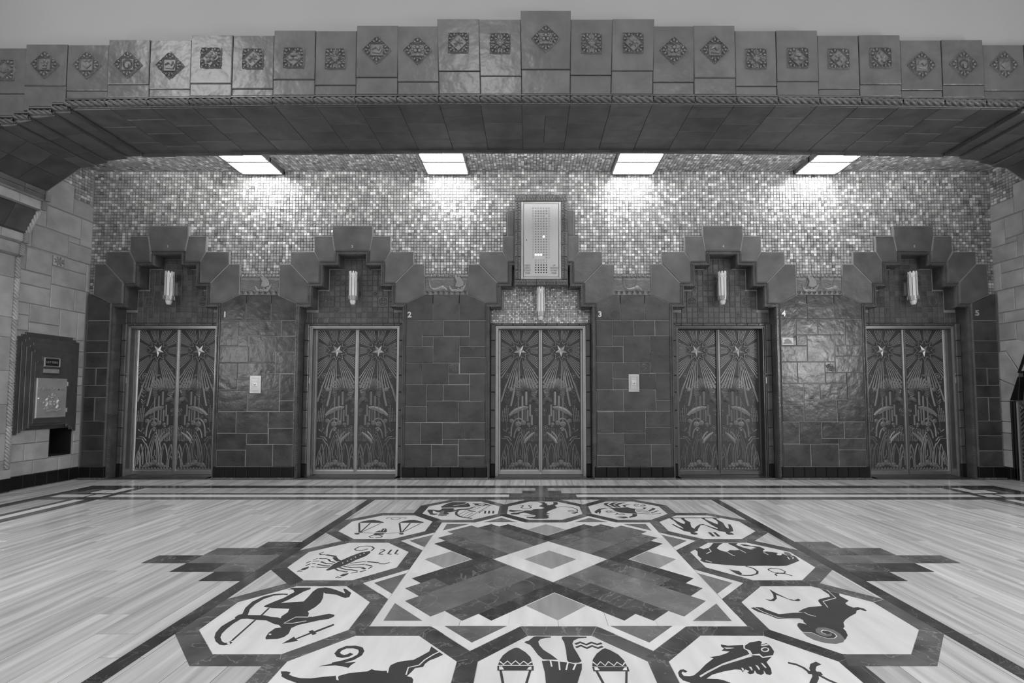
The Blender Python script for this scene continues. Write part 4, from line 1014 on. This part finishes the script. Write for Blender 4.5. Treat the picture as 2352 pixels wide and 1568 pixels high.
# soffit tiles
R3=(0,.36,.72,1); R4r=(0,.22,.52,.82,1)
for (n,x0,x1,*_) in cols:
    if n==0: rows=(0,.2,.5,.8,1)
    else: rows=R3 if n%2 else R4r
    a,b=max(x0,-4.975),min(x1,2*XC+4.975)
    if b-a<.05: continue
    for r0,r1 in zip(rows[:-1],rows[1:]):
        parts=[(a,b)] if not(n==0 and 0<r0<.7) else [(a,(a+b)/2),((a+b)/2,b)]
        for c,e in parts:
            z0,z1=camber(c),camber(e); fr=lambda u,v,w,z0=z0,z1=z1,c=c,e=e:(u,v,lerp(z0,z1,(u-c)/(e-c))-w)
            tile('soffit_tile',R4(c,e,lerp(YA0+.03,YA1,r0),lerp(YA0+.03,YA1,r1)),fr,'soff',arch,-.015,0,.004,.0015)
for sg in (-1,1):
    ss=(lambda x:x) if sg<0 else (lambda x:2*XC-x)
    for k,((xa,za),(xb,zb)) in enumerate(zip(HALF[:-1],HALF[1:])):
        L=math.hypot(xb-xa,zb-za)
        if L<.008: continue
        nx,nz=(zb-za)/L,-(xb-xa)/L      # outward (into the hall)
        if nx<0 or (abs(nx)<1e-6 and nz>0): nx,nz=-nx,-nz
        if nz>0 and abs(nx)<.5: nx,nz=-nx,-nz
        fr=lambda u,v,w,xa=xa,za=za,xb=xb,zb=zb,nx=nx,nz=nz:(ss(lerp(xa,xb,u)+nx*w),v,lerp(za,zb,u)+nz*w)
        big=k in (9,14); 
        vs=[(0,1)]
        if k==len(HALF)-2: vs=[(t,t2) for t,t2 in zip((0,.10,.28,.37,.52,.67,.80,.92),(.10,.28,.37,.52,.67,.80,.92,1))]
        if k==9 or k==14 or k==8: vs=[(0,.5),(.5,1)]
        for t0,t1 in vs:
            rows=R3 if (k+int(t0*9))%2 else (0,.3,.62,1)
            for r0,r1 in zip(rows[:-1],rows[1:]):
                p=R4(t0,t1,lerp(YA0+.03,YA1-.03,r0),lerp(YA0+.03,YA1-.03,r1))
                g=.002/L; p=[(p[0][0]+g,p[0][1]+.002),(p[1][0]-g,p[1][1]+.002),(p[2][0]-g,p[2][1]-.002),(p[3][0]+g,p[3][1]-.002)]
                MB().prism(p,fr,-.012,.0).build('haunch_tile','soff' if k<10 or k in (13,14) else 'wtile',arch)
    # rope on the back arris of the pier
    rp=rope_mesh(.30,.028,.16,'wtile',-1)
    for k in range(10):
        o=link('rope_molding',rp,arch,(ss(-6.492),YA1-.014,.27+.15+k*.266)); o.rotation_euler=(0,PI/2,0); o.scale=(.266/.30,1,1)
    for (x,z0,z1) in ((-6.447,2.97,3.13),(-6.405,3.13,3.26),(-6.20,3.555,3.67),(-6.155,3.67,3.80)):
        o=link('rope_molding',rp,arch,(ss(x),YA1-.014,(z0+z1)/2)); o.rotation_euler=(0,PI/2,0); o.scale=((z1-z0)/.30,1,1)
    o=link('rope_molding',rp,arch,(ss(-6.325),YA1-.014,3.405)); o.rotation_euler=(0,-math.atan2(.28,.136)*(1 if sg<0 else -1),0); o.scale=(.31/.30,1,1)
    a,b=sorted((ss(-6.52),ss(-6.475))); MB().box(a,b,YA1-.10,YA1+.015,.172,.28).build('rope_stop','wtile',arch)
    a,b=sorted((ss(-6.52),ss(-6.47)))
    for y0,y1 in split(YA0,YA1+.02,6): tile('plinth_tile',R4(y0,y1,.012,.172),(FLW(a) if sg<0 else FRW(b)),'black',arch,0,.05,.006,.001)
# back edge bead of the soffit
for a,b in split(-5.0,2*XC+5.0,24):
    h=camber((a+b)/2); MB().box(a,b-.002,YA1-.004,YA1+.03,h-.028,h+.03).build('back_fillet','soff',arch)
# plain lobby walls either side of the hall in front of the arch
for nm,xa,xb,yc,zc,hw,hh in (('wall_left_front',XL-.3,XL-.02,3.05,2.05,.5,.65),('wall_right_front',XR+.02,XR+.3,2.0,2.1,.9,.7)):
    MB().box(xa,xb,-2.5,yc-hw,0,7).box(xa,xb,yc+hw,YA0-.075,0,7).box(xa,xb,yc-hw,yc+hw,0,zc-hh).box(xa,xb,yc-hw,yc+hw,zc+hh,7).build(nm,'wtile',kind='structure')
for n_,xw,yc,zc,hw,hh in ((1,XL-.02,3.05,2.05,.5,.65),(2,XR+.02,2.0,2.1,.9,.7)):
    f_=(FLW(xw) if xw<0 else FRW(xw)); mb=MB(); mb.ribbon(R4(yc-hw,yc+hw,zc-hh,zc+hh),.09,.04,f_,closed=True,flat=True); mb.build('window_%d'%n_,'metald',kind='structure')  # assumed window frames, out of view, around the assumed daylight openings
wu=MB().box(XL-.4,7.3,YA0+.095,YA1+.03,4.62,7.0).build('wall_arch','plaster',kind='structure')
# ================================================================ SIDE WALLS, CEILING
WT='6120 6490 3780 4200,6490 6820 3780 4000,6000 6135 3460 3770,6135 6615 3460 3770,6615 6820 3380 3770,5840 5965 3145 3450,5965 6445 3145 3450,6445 6600 3375 3455,6445 6820 3135 3370,5840 5915 2825 3125,5915 6240 2825 3125,6400 6725 2970 3130,6725 6820 2720 3130,5840 6235 2640 2815,6240 6725 2720 2965,5840 6230 2400 2635,6235 6565 2400 2715,6565 6820 2400 2715,5840 5985 2240 2395,5840 5980 2040 2235,5985 6375 2160 2395,5985 6375 2015 2155,6375 6625 2015 2395,6625 6820 1995 2395,6645 6820 1835 1990,6645 6820 1608 1830,6645 6820 1473 1603,6645 6820 1342 1468,6645 6820 1205 1337,6645 6820 967 1200,6645 6820 785 962,6645 6820 545 780,6645 6820 360 540,5840 6120 172 350,6120 6450 172 350,6450 6635 172 350,6635 6820 172 355,5840 6140 580 790,6140 6315 580 790,5840 6010 355 575,6010 6315 355 575,5840 6640 790 2015'
wl=MB().box(XL-.5,XL,YA1+.031,6.32,0,4.7).box(XL-.5,XL,6.32,6.625,.80,4.7).box(XL-.5,XL,6.32,6.625,0,.37).box(XL-.5,XL,6.625,YM+.02,0,4.7).box(XL-.5,XL-.45,6.3,6.65,0,.9)
wl=wl.build('wall_left','grout',kind='structure')
fL=FLW(XL)
for r in WT.split(','):
    a,b,c,e=[int(t)/1000 for t in r.split()]; b=min(b,YF-.002 if c<2.7 else 6.82); tile('wall_tile',R4(a,b,c,e),fL,'wtile',wl,0,.012,.006,.002)
def rosette(parent,fr,cx,cy):
    o=tile('ornament_tile',R4(cx-.072,cx+.072,cy-.068,cy+.068),fr,'wtile',parent,0,.018,.004,.002)
    mb=MB(); g=lambda u,v,w:fr(u,v,w+.018)
    for k in range(6): a=k*PI/3; mb.dome(cx+.03*math.cos(a),cy+.03*math.sin(a),.022,.016,g,8,ry=.015,rot=a)
    mb.dome(cx,cy,.018,.026,g,8)
    for k in range(8): a=k*PI/4+.4; mb.ribbon(spiral(cx+.055*math.cos(a),cy+.053*math.sin(a),.013,1,a,8),.006,.01,g)
    mb.build('rosette','relief',o)
rosette(wl,fL,6.315,3.052)
for a,b in split(5.84,6.73,6): tile('plinth_tile',R4(a,b,.01,.172),fL,'black',wl,0,.03,.007,.001)
MB().box(XL,XL+.033,5.84,6.73,0,.012).build('plinth_foot','dark',wl)
MB().box(XL-.45,XL-.44,6.3,6.65,.3,.85).box(XL-.45,XL,6.61,6.624,.371,.80).box(XL-.45,XL,6.32,6.33,.371,.80).box(XL-.45,XL,6.33,6.61,.79,.80).box(XL-.45,XL-.0,6.33,6.61,.371,.38).build('painted_dark_lining','void',wl)  # near-black lining paints the darkness inside the opening under the mailbox
mo=[(y,z) for y,z in [(YA1+.03+PT*(i+.5),ZC-PT*(k+.5)-.004) for i in range(23) for k in range(14)] if y<YM-.01 and z>(4.0 if y>6.49 else 4.2 if y>6.12 else 3.78)+.02]
mos(mo,fL,PT,0,.014).build('wall_mosaic','mosaic',wl,kind='stuff')
wr=MB().box(XR,XR+.5,YA1+.031,5.87,0,4.7).box(XR,XR+.5,6.56,YM+.02,0,4.7).box(XR,XR+.5,5.87,6.56,1.9,4.7).build('wall_right','grout',kind='structure')
fR=FRW(XR)
RT='6450 6820 3780 4010,6100 6450 3780 4200,6590 6820 3390 3770,6340 6590 3460 3770,6430 6590 3385 3455,6340 6430 3145 3455,6430 6820 3145 3380,5830 6340 3145 3770,6670 6820 2735 3135,6360 6670 2975 3135,6360 6670 2735 2970,5830 6360 2735 3135,6500 6820 2405 2725,5830 6500 2405 2725,6660 6820 2245 2395,5830 6660 2245 2395,6500 6820 1995 2235,5830 6500 1905 2235,6646 6820 1842 1990'
for r in RT.split(','):
    a,b,c,e=[int(t)/1000 for t in r.split()]; b=min(b,YF-.002 if c<2.7 else 6.82); tile('wall_tile',R4(a,b,c,e),fR,'wtile',wr,0,.012,.006,.002)
for p in ([(6.82,1.838),(6.648,1.83),(6.484,1.533),(6.552,1.342),(6.82,1.467)],[(6.646,1.99),(6.5,1.99),(6.3,1.90),(6.3,1.56),(6.47,1.533),(6.646,1.83)],[(6.82,1.46),(6.556,1.336),(6.588,1.118),(6.82,1.114)],R4(6.62,6.82,.825,1.11),R4(6.62,6.82,.66,.82),R4(6.62,6.82,.415,.655),R4(6.62,6.82,.172,.41)):
    tile('doorway_stone',p,fR,'wtile',wr,0,.02,.006,.002)
for a,b in ((6.56,6.65),(6.65,6.735)): tile('plinth_tile',R4(a,b,.01,.172),fR,'black',wr,0,.03,.007,.001)
mo=[(y,z) for y,z in [(YA1+.03+PT*(i+.5),ZC-PT*(k+.5)-.004) for i in range(23) for k in range(14)] if y<YM-.01 and z>(4.01 if y>6.45 else 4.2 if y>6.1 else 3.78)+.02]
mos(mo,fR,PT,0,.014).build('wall_mosaic','mosaic',wr,kind='stuff')
ce=MB().box(XL-.3,XR+.3,YA1+.031,7.3,ZC,ZC+.12).build('ceiling','grout',kind='structure')
LX=(-3.98,-1.222,1.52,4.24)
cl=[]
for i in range(int((XR-XL)/PT)):
    for k in range(21):
        x,y=XL+.012+PT*(i+.5),YM-.012-PT*(k+.5)
        if any(abs(x-c)<.31 and y<6.72 for c in LX): continue
        cl.append((x,y))
mos(cl,FC(ZC),PT,0,.012).build('ceiling_mosaic','mosaic',ce,kind='stuff')
# ================================================================ CEILING LIGHTS
LW=('above the narrow ship relief','above the wide beast and ship relief','above the leaping beast relief','above the wide ship and beast relief')
for i,x in enumerate(LX):
    t=E('ceiling_light',(x,6.34,ZC),'bright white glass ceiling light '+LW[i],'ceiling light',group='ceiling lights over the elevators')
    y0,y1=5.97,6.735; z0,z1=ZC-.055,ZC; a,b=x-.318,x+.318
    mb=MB(); 
    for p in ((a,a+.022,y0,y1),(b-.022,b,y0,y1),(a,b,y0,y0+.022),(a,b,y1-.022,y1)): mb.box(*p,z0-.022,z1)
    mb.box(a,b,6.345,6.372,z0-.026,z1); mb.build('light_frame','lampf',t)
    for (c,d) in ((y0+.022,6.345),(6.37,y1-.022)):
        MB().box(a+.022,b-.022,c,d,z0+.006,z0+.012).build('glass_pane','pane',t)
        mb=MB(); n=14    # scalloped perforated edge and centre strip
        for k in range(n):
            u=a+.03+(b-a-.06)*(k+.5)/n
            for v_ in (c+.012,d-.012): mb.cyl(u,v_,z0,z0+.006,.008,n=6)
        for k in range(9):
            v_=c+.02+(d-c-.04)*(k+.5)/9
            for u in (a+.036,b-.036): mb.cyl(u,v_,z0,z0+.006,.007,n=6)
            if k%2==0: mb.cyl(x-.012,v_,z0,z0+.006,.006,n=6); mb.cyl(x+.012,v_,z0,z0+.006,.006,n=6)
        mb.build('perforated_trim','lampf',t,kind='stuff')
# ================================================================ WALL SCONCES
def sconce_parts():
    o={}; mb=MB(); n=8; R=.052
    for k in range(n):     # glass blades round a lit core
        a=2*PI*(k+.5)/n; ca,sa=math.cos(a),math.sin(a)
        f=lambda u,v,w,ca=ca,sa=sa:(ca*(R+w)-sa*u,sa*(R+w)+ca*u,v)
        mb.prism([(-.017,.10),(.017,.10),(.017,.44),(.012,.485),(0,.497),(-.012,.485),(-.017,.44)],f,-.006,.006,.002)
    o['glass_blades']=(mb.mesh('glass_blades','glass'))
    mb=MB(); mb.cyl(0,0,.10,.46,.044,n=16); o['lit_core']=mb.mesh('lit_core','tube',False)
    mb=MB()
    for k in range(n):
        a=2*PI*k/n; ca,sa=math.cos(a),math.sin(a)
        f=lambda u,v,w,ca=ca,sa=sa:(ca*(.056+w)-sa*u,sa*(.056+w)+ca*u,v)
        mb.rect(-.0022,.0022,.10,.40,f,-.008,.005); mb.ribbon([(-.016,.40),(-.008,.46),(0,.40),(.008,.46),(.016,.40)],.004,.004,f); 
    o['fins']=mb.mesh('fins','brass')
    mb=MB(); mb.cyl(0,0,.066,.125,.062,.066,16,False); mb.cyl(0,0,.062,.066,.064,.064,16); 
    for k in range(n):
        a=2*PI*k/n; mb.rect(a*.0-.006,.006,.075,.13,lambda u,v,w,a=a:(math.cos(a)*(.066+w)-math.sin(a)*u,math.sin(a)*(.066+w)+math.cos(a)*u,v),-.002,.004)
    o['lower_ring']=mb.mesh('lower_ring','brass')
    mb=MB(); mb.cyl(0,0,.03,.064,.040,.044,12); mb.cyl(0,0,.0,.03,.026,.04,12); o['finial']=mb.mesh('finial','glass')
    mb=MB(); mb.box(-.02,.02,.055,.14,.17,.35); mb.box(-.035,.035,.115,.14,.15,.37); o['bracket']=mb.mesh('bracket','brass')
    return o
SP=sconce_parts()
for i,d in enumerate(DOORX):
    z=2.545 if i!=2 else 2.31
    t=E('sconce_lamp',(d,YT-.145,z),'tall fluted glass sconce above the elevator '+WH[i],'wall lamp',group='sconces above the elevators')
    for nm,me in SP.items(): link(nm,me,t,(d,YT-.145,z))
# ================================================================ INDICATOR BOARD
f=FW(YF-.005); bx_=B0
ib=E('indicator_board',(bx_,YF,2.807),'tall silver elevator indicator board with rows of lamp dots in ornate tile frame','indicator board')
MB().rect(bx_-.395,bx_+.395,2.807,4.174,f,-.06,0).build('backing','jamb',ib)
# frame tiles with running leaf relief
def frame_tile(u0,u1,v0,v1,hor):
    o=tile('frame_tile',R4(u0,u1,v0,v1),f,'stone',ib,0,.022,.006,.0015)
    mb=MB(); g=FW(YF-.027); L=(u1-u0) if hor else (v1-v0); n=max(3,int(L/.022))
    P=[(u0+.012+(L-.024)*k/n,(v0+v1)/2+.016*(-1)**k) if hor else ((u0+u1)/2+.016*(-1)**k,v0+.012+(L-.024)*k/n) for k in range(n+1)]
    mb.ribbon(P,.009,.010,g)
    for p in P: mb.dome(*p,.011,.010,g,6)
    mb.build('leaf_relief','orn',o)
zs=[2.905,3.04,3.24,3.42,3.62,3.80,3.93,4.074]
for sg in (-1,1):
    for a,b in zip(zs[:-1],zs[1:]): u0,u1=sorted((bx_+sg*.30,bx_+sg*.385)); frame_tile(u0,u1,a,b,False)
for v0,v1 in ((2.815,2.903),(4.076,4.166)):
    e=[-.385,-.22,-.07,.07,.22,.385]
    for a,b in zip(e[:-1],e[1:]): frame_tile(bx_+a,bx_+b,v0,v1,True)
mb=MB(); g=FW(YF-.005)
for (p,q) in ((R4(bx_-.298,bx_-.262,2.908,4.07),0),(R4(bx_+.262,bx_+.298,2.908,4.07),0),(R4(bx_-.262,bx_+.262,2.908,2.942),0),(R4(bx_-.262,bx_+.262,4.036,4.07),0)): mb.prism(p,g,0,.012,.005)
mb.build('inner_trim','silver',ib)
pn=MB().rect(bx_-.258,bx_+.258,2.94,4.038,g,0,.016,.006).build('panel_plate','panel',ib)
gp=FW(YF-.021)
DD=MB().cyl(0,0,0,.006,.012,.010,10).mesh('lamp_dot','signg'); DL=MB().cyl(0,0,0,.008,.0135,.0125,12).mesh('lamp_dot','lit'); DB=MB().cyl(0,0,0,.006,.010,.009,10).mesh('lamp_dot','void'); DR=MB().ring(0,0,.010,.007,.005,lambda u,v,w:(u,v,w),10).mesh('lamp_ring','num')
def dot(me,nm,c,r):
    o=link(nm,me,ib,(bx_-.119+.0395*c,YF-.0205,3.968-.0388*r)); o.rotation_euler=(PI/2,0,0)
for r in range(20):
    for c in range(7):
        if (r,c) in ((3,5),(19,1),(19,2),(19,3),(19,4)): continue
        lit=(r,c) in ((11,4),(18,1),(18,2),(18,3))
        if r==0: dot(DR,'lamp_ring',c,r)
        elif lit: dot(DL,'lamp_dot',c,r)
        elif c in (0,6): dot(DR,'lamp_ring',c,r)
        else: dot(DD,'lamp_dot',c,r)
for r in range(20,26):
    for c in range(1,6): dot(DR if r<22 else DB,'lamp_ring' if r<22 else 'lamp_dot',c,r-.04*(r-20))
for r,(a,b) in enumerate((('NEXT','UP'),('NEXT','DOWN'),('START','START'),('PASS','PASS'))):
    z=3.111-.038*r
    for s,x in ((a,-.20),(b,.19)):
        text(s,.034,.003,'num',lambda u,v,w,x=x,z=z:(bx_+x+u,YF-.0215-w,z+v),.0008).build('lettering','signg',ib,label='small metal lettering '+s)
mb=MB().cyl(0,0,0,.004,.008,n=10); mb.V=[(x+bx_-.215,YF-.0205-z,y+3.49) for x,y,z in mb.V]; mb.build('keyhole','void',ib)
# ================================================================ CALL BUTTONS, NUMERALS, SIGN
for nm,x0,x1,z0,z1 in (('tall pier left of the bare pier',-4.085,-3.922,1.232,1.491),('tall pier left of the glossy fire sign pier',1.432,1.588,1.250,1.508)):
    t=E('call_button_plate',((x0+x1)/2,YF,z0),'silver call button plate on the '+nm,'button plate',group='call button plates')
    xm,zm=(x0+x1)/2,(z0+z1)/2; q=FW(YF-.003)
    MB().rect(x0,x1,z0,z1,q,-.003,.010,.005).build('outer_plate','silver',t)
    mb=MB(); e=R4(x0+.03,x1-.03,z0+.035,z1-.035); mb.ribbon(e,.010,.006,q,.010,closed=True); mb.build('inner_frame','num',t)
    MB().rect(xm-.033,xm+.033,zm-.035,zm+.035,q,.010,.016,.004).build('button_boss','num',t)
    mb=MB().dome(xm,zm,.018,.012,q,12,.016); mb.build('button','star',t); MB().dome(xm,zm,.006,.004,q,8,.027).build('button_dot','void',t)
for s,x,z,pn_ in (('1',-4.478,2.383,'pier right of elevator door with two dark panels numbered 1'),('2',-1.771,2.38,''),('3',1.021,2.386,''),('4',3.716,2.397,''),('5',6.557,2.405,'')):
    text(s,.112,.012,'num',lambda u,v,w:(x+u,YF-.001-w,z+v),.004).build('door_numeral','num',label='large raised metal numeral '+{'1':'one','2':'two','3':'three','4':'four','5':'five'}[s]+' on dark glazed tile',cat='numeral',group='elevator numerals')
for s,x in (('1',DOORX[0]),('2',DOORX[1]),('4',DOORX[3]),('5',DOORX[4])):
    text(s,.05,.006,'num',lambda u,v,w:(x+u,YF-.001-w,3.40+v),.001).build('keystone_numeral','num',label='small metal numeral '+{'1':'one','2':'two','4':'four','5':'five'}[s]+' on keystone block',cat='numeral',group='small keystone numerals')
q=FW(YF-.004); fs=MB().rect(3.687,3.85,1.937,2.046,q,-.003,.004,.001).build('fire_sign','sign',label='small pale sign with fire helmet symbol on glossy pier',cat='sign')
MB().prism([(3.695,1.955),(3.84,1.955),(3.842,1.963),(3.825,1.968),(3.82,1.99),(3.80,2.013),(3.77,2.028),(3.745,2.03),(3.74,2.015),(3.725,2.02),(3.715,2.008),(3.72,1.99),(3.71,1.972),(3.695,1.965)],q,.0042,.006).build('helmet_symbol','signg',fs)
# ================================================================ MAILBOX on the left wall
fm=FLW(XL+.012); mbx=E('mailbox',(XL+.03,6.24,.70),'bronze wall mailbox with stepped surround and silver crested door','mailbox')
def stepped(y0,y1,z0,z1,st,n,zst=.03):   # stepped rectangle outline
    top=[];bot=[]
    L=[];R=[]
    for k in range(n): L+=[(y0+k*st,z1-(n-k)*zst),(y0+k*st,z1-(n-k-1)*zst)]; R+=[(y1-k*st,z1-(n-k)*zst),(y1-k*st,z1-(n-k-1)*zst)]
    b=[]
    for k in range(n): b+=[(y1-k*st,z0+k*zst*.8),(y1-(k+1)*st,z0+k*zst*.8)]
    c=[]
    for k in range(n-1,-1,-1): c+=[(y0+(k+1)*st,z0+k*zst*.8),(y0+k*st,z0+k*zst*.8)]
    return L+R[::-1]+b+c
for k,(y0,y1,z0,z1,st,n) in enumerate(((5.845,6.655,.700,2.02,.048,3),(5.885,6.615,.725,1.955,.042,3),(5.93,6.57,.75,1.89,.04,3),(5.98,6.505,.775,1.80,.035,2))):
    MB().prism(stepped(y0,y1,z0,z1,st,n),fm,0 if k==0 else .015*k,.015*(k+1),.005).build('stepped_plate','bronze',mbx)
g=lambda u,v,w:fm(u,v,w+.06)
MB().prism([(6.02,.83),(6.45,.83),(6.45,1.635),(6.40,1.635),(6.40,1.665),(6.35,1.665),(6.35,1.72),(6.10,1.72),(6.10,1.665),(6.05,1.665),(6.05,1.635),(6.02,1.635)],g,0,.012,.003).build('face_plate','bronze',mbx)
h=lambda u,v,w:fm(u,v,w+.072)
mb=MB()
mb.ribbon([(6.13,1.59),(6.325,1.59),(6.325,1.70),(6.13,1.70)],.02,.014,h,closed=True); wn=mb.build('window_frame','silver',mbx)
MB().rect(6.14,6.315,1.60,1.69,h,0,.003).build('window_plate','void',mbx)
text('LETTERS',.04,.003,'num',lambda u,v,w:h(6.2275+u,1.645+v,w+.003),.0005).build('lettering','silver',mbx,label='lettering LETTERS on dark window plate')
MB().ribbon([(6.11,1.492),(6.335,1.492),(6.335,1.565),(6.11,1.565)],.014,.012,h,closed=True).build('slot_frame','bronze',mbx); MB().rect(6.12,6.325,1.50,1.557,h,0,.006,.003).build('slot_flap','silver',mbx)
dr_=MB().rect(6.035,6.43,.90,1.43,h,0,.02,.008).build('mailbox_door','silver',mbx)
k2=lambda u,v,w:h(u,v,w+.02)
mb=MB(); mb.ribbon([(6.05,.915),(6.415,.915)],.014,.008,k2); mb.build('door_rail','silver',dr_)
text('CANADA MAIL',.05,.006,'silver',lambda u,v,w:k2(6.232+u,1.285+v,w),.001).build('lettering','silver',dr_)
mb=MB(); cx,cz=6.235,1.085      # crest: shield, crown, supporters, scroll
mb.prism([(cx-.04,cz+.05),(cx+.04,cz+.05),(cx+.04,cz-.01),(cx,cz-.05),(cx-.04,cz-.01)],k2,0,.012,.004)
for x in (-.02,.02):
    for z in (.028,-.005): mb.dome(cx+x,cz+z,.012,.008,k2,6,.012)
mb.dome(cx,cz+.085,.03,.012,k2,8,ry=.02); mb.dome(cx,cz+.118,.016,.012,k2,8); mb.dome(cx,cz+.14,.01,.01,k2,6)
for s in (-1,1):
    mb.ribbon([(cx+s*.055,cz-.06),(cx+s*.075,cz-.02),(cx+s*.062,cz+.02),(cx+s*.078,cz+.055),(cx+s*.06,cz+.085),(cx+s*.085,cz+.095)],[.02,.03,.024,.028,.024,.01],.014,k2)
    mb.ribbon(spiral(cx+s*.1,cz+.02,.022,1.2,0,10,s),.009,.01,k2); mb.ribbon(spiral(cx+s*.09,cz-.06,.02,1.2,1,10,s),.009,.01,k2); mb.ribbon(spiral(cx+s*.04,cz+.105,.018,1.2,2,10,s),.008,.01,k2)
mb.ribbon([(cx-.11,cz-.075),(cx-.06,cz-.095),(cx,cz-.085),(cx+.06,cz-.095),(cx+.11,cz-.075)],.022,.01,k2); mb.ribbon([(cx-.08,cz-.115),(cx,cz-.105),(cx+.08,cz-.115)],.014,.009,k2)
mb.build('crest','silver',dr_,label='raised heraldic crest with crown, shield and scrolls')
mb=MB().dome(6.062,1.16,.016,.012,k2,10); mb.build('lock','star',dr_)
for z in (1.0,1.36): 
    mb=MB().rect(6.425,6.445,z-.03,z+.03,h,0,.024,.003); mb.build('hinge','silver',dr_)
mb=MB()
for k in range(14): mb.dome(6.41,.97+k*.032,.006,.004,k2,6)
mb.build('rivets','silver',dr_)
# ================================================================ GRILLE DOORWAY on the right wall
gd=E('metal_grille',(XR,6.22,0),'wavy metal grille in stepped black frame in right wall','grille')
for p in (R4(6.56,6.60,.02,1.12),R4(6.60,6.625,.02,1.12),[(6.585,1.13),(6.625,1.13),(6.62,1.14),(6.504,1.46),(6.465,1.46),(6.50,1.13)],[(6.504,1.515),(6.46,1.515),(6.30,1.9),(6.36,1.9)]):
    tile('frame_molding',p,fR,'black',gd,-.04,.03,.008,.001)
MB().box(XR+.12,XR+.13,5.87,6.6,0,1.95).build('painted_dark_sheet','void',gd)  # near-black sheet: the gloom behind the grille is put into its colour
fg=FRW(XR+.045)
mb=MB(); mb.ribbon([(6.545,.03),(6.545,1.08),(6.5,1.10)],.022,.02,fg,flat=True); mb.ribbon([(5.89,.03),(5.89,1.9)],.03,.02,fg,flat=True); mb.build('grille_frame','grille',gd)
for k in range(9):
    z=.55+k*.062; n=9
    mb=MB(); mb.ribbon([(6.54-.64*j/n,z+.62*j/n+.012*math.sin(j*2.2)) for j in range(n+1)],.024,.016,fg,flat=True); mb.build('grille_bar','grille',gd)
for k in range(9):
    z=.06+k*.058
    mb=MB(); mb.ribbon([(6.54-.64*j/8,z+.006*math.sin(j*2)) for j in range(9)],.024,.016,fg,flat=True); mb.build('grille_bar','grille',gd)
mb=MB(); mb.ribbon(spiral(6.50,1.04,.045,1.3,0,14),.018,.016,fg,.006); mb.build('grille_scroll','grille',gd)

# ================================================================ ASSUMED COVE LAMPS, unseen, added behind the arch to wash the mosaic wall
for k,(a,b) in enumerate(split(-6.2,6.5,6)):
    t=E('assumed_cove_lamp',((a+b)/2,YA1+.05,camber(0)+.05),'assumed unseen slim strip lamp on the back of the arch facing the mosaic wall','lamp',group='assumed cove lamps behind the arch')
    MB().box(a+.05,b-.05,YA1+.032,YA1+.06,4.40,4.43).build('assumed_lamp_housing','lampf',t)
    MB().box(a+.06,b-.06,YA1+.04,YA1+.056,4.431,4.437).build('assumed_lamp_strip','cove',t)  # glowing strip assumed as source of the bright band along the wall top
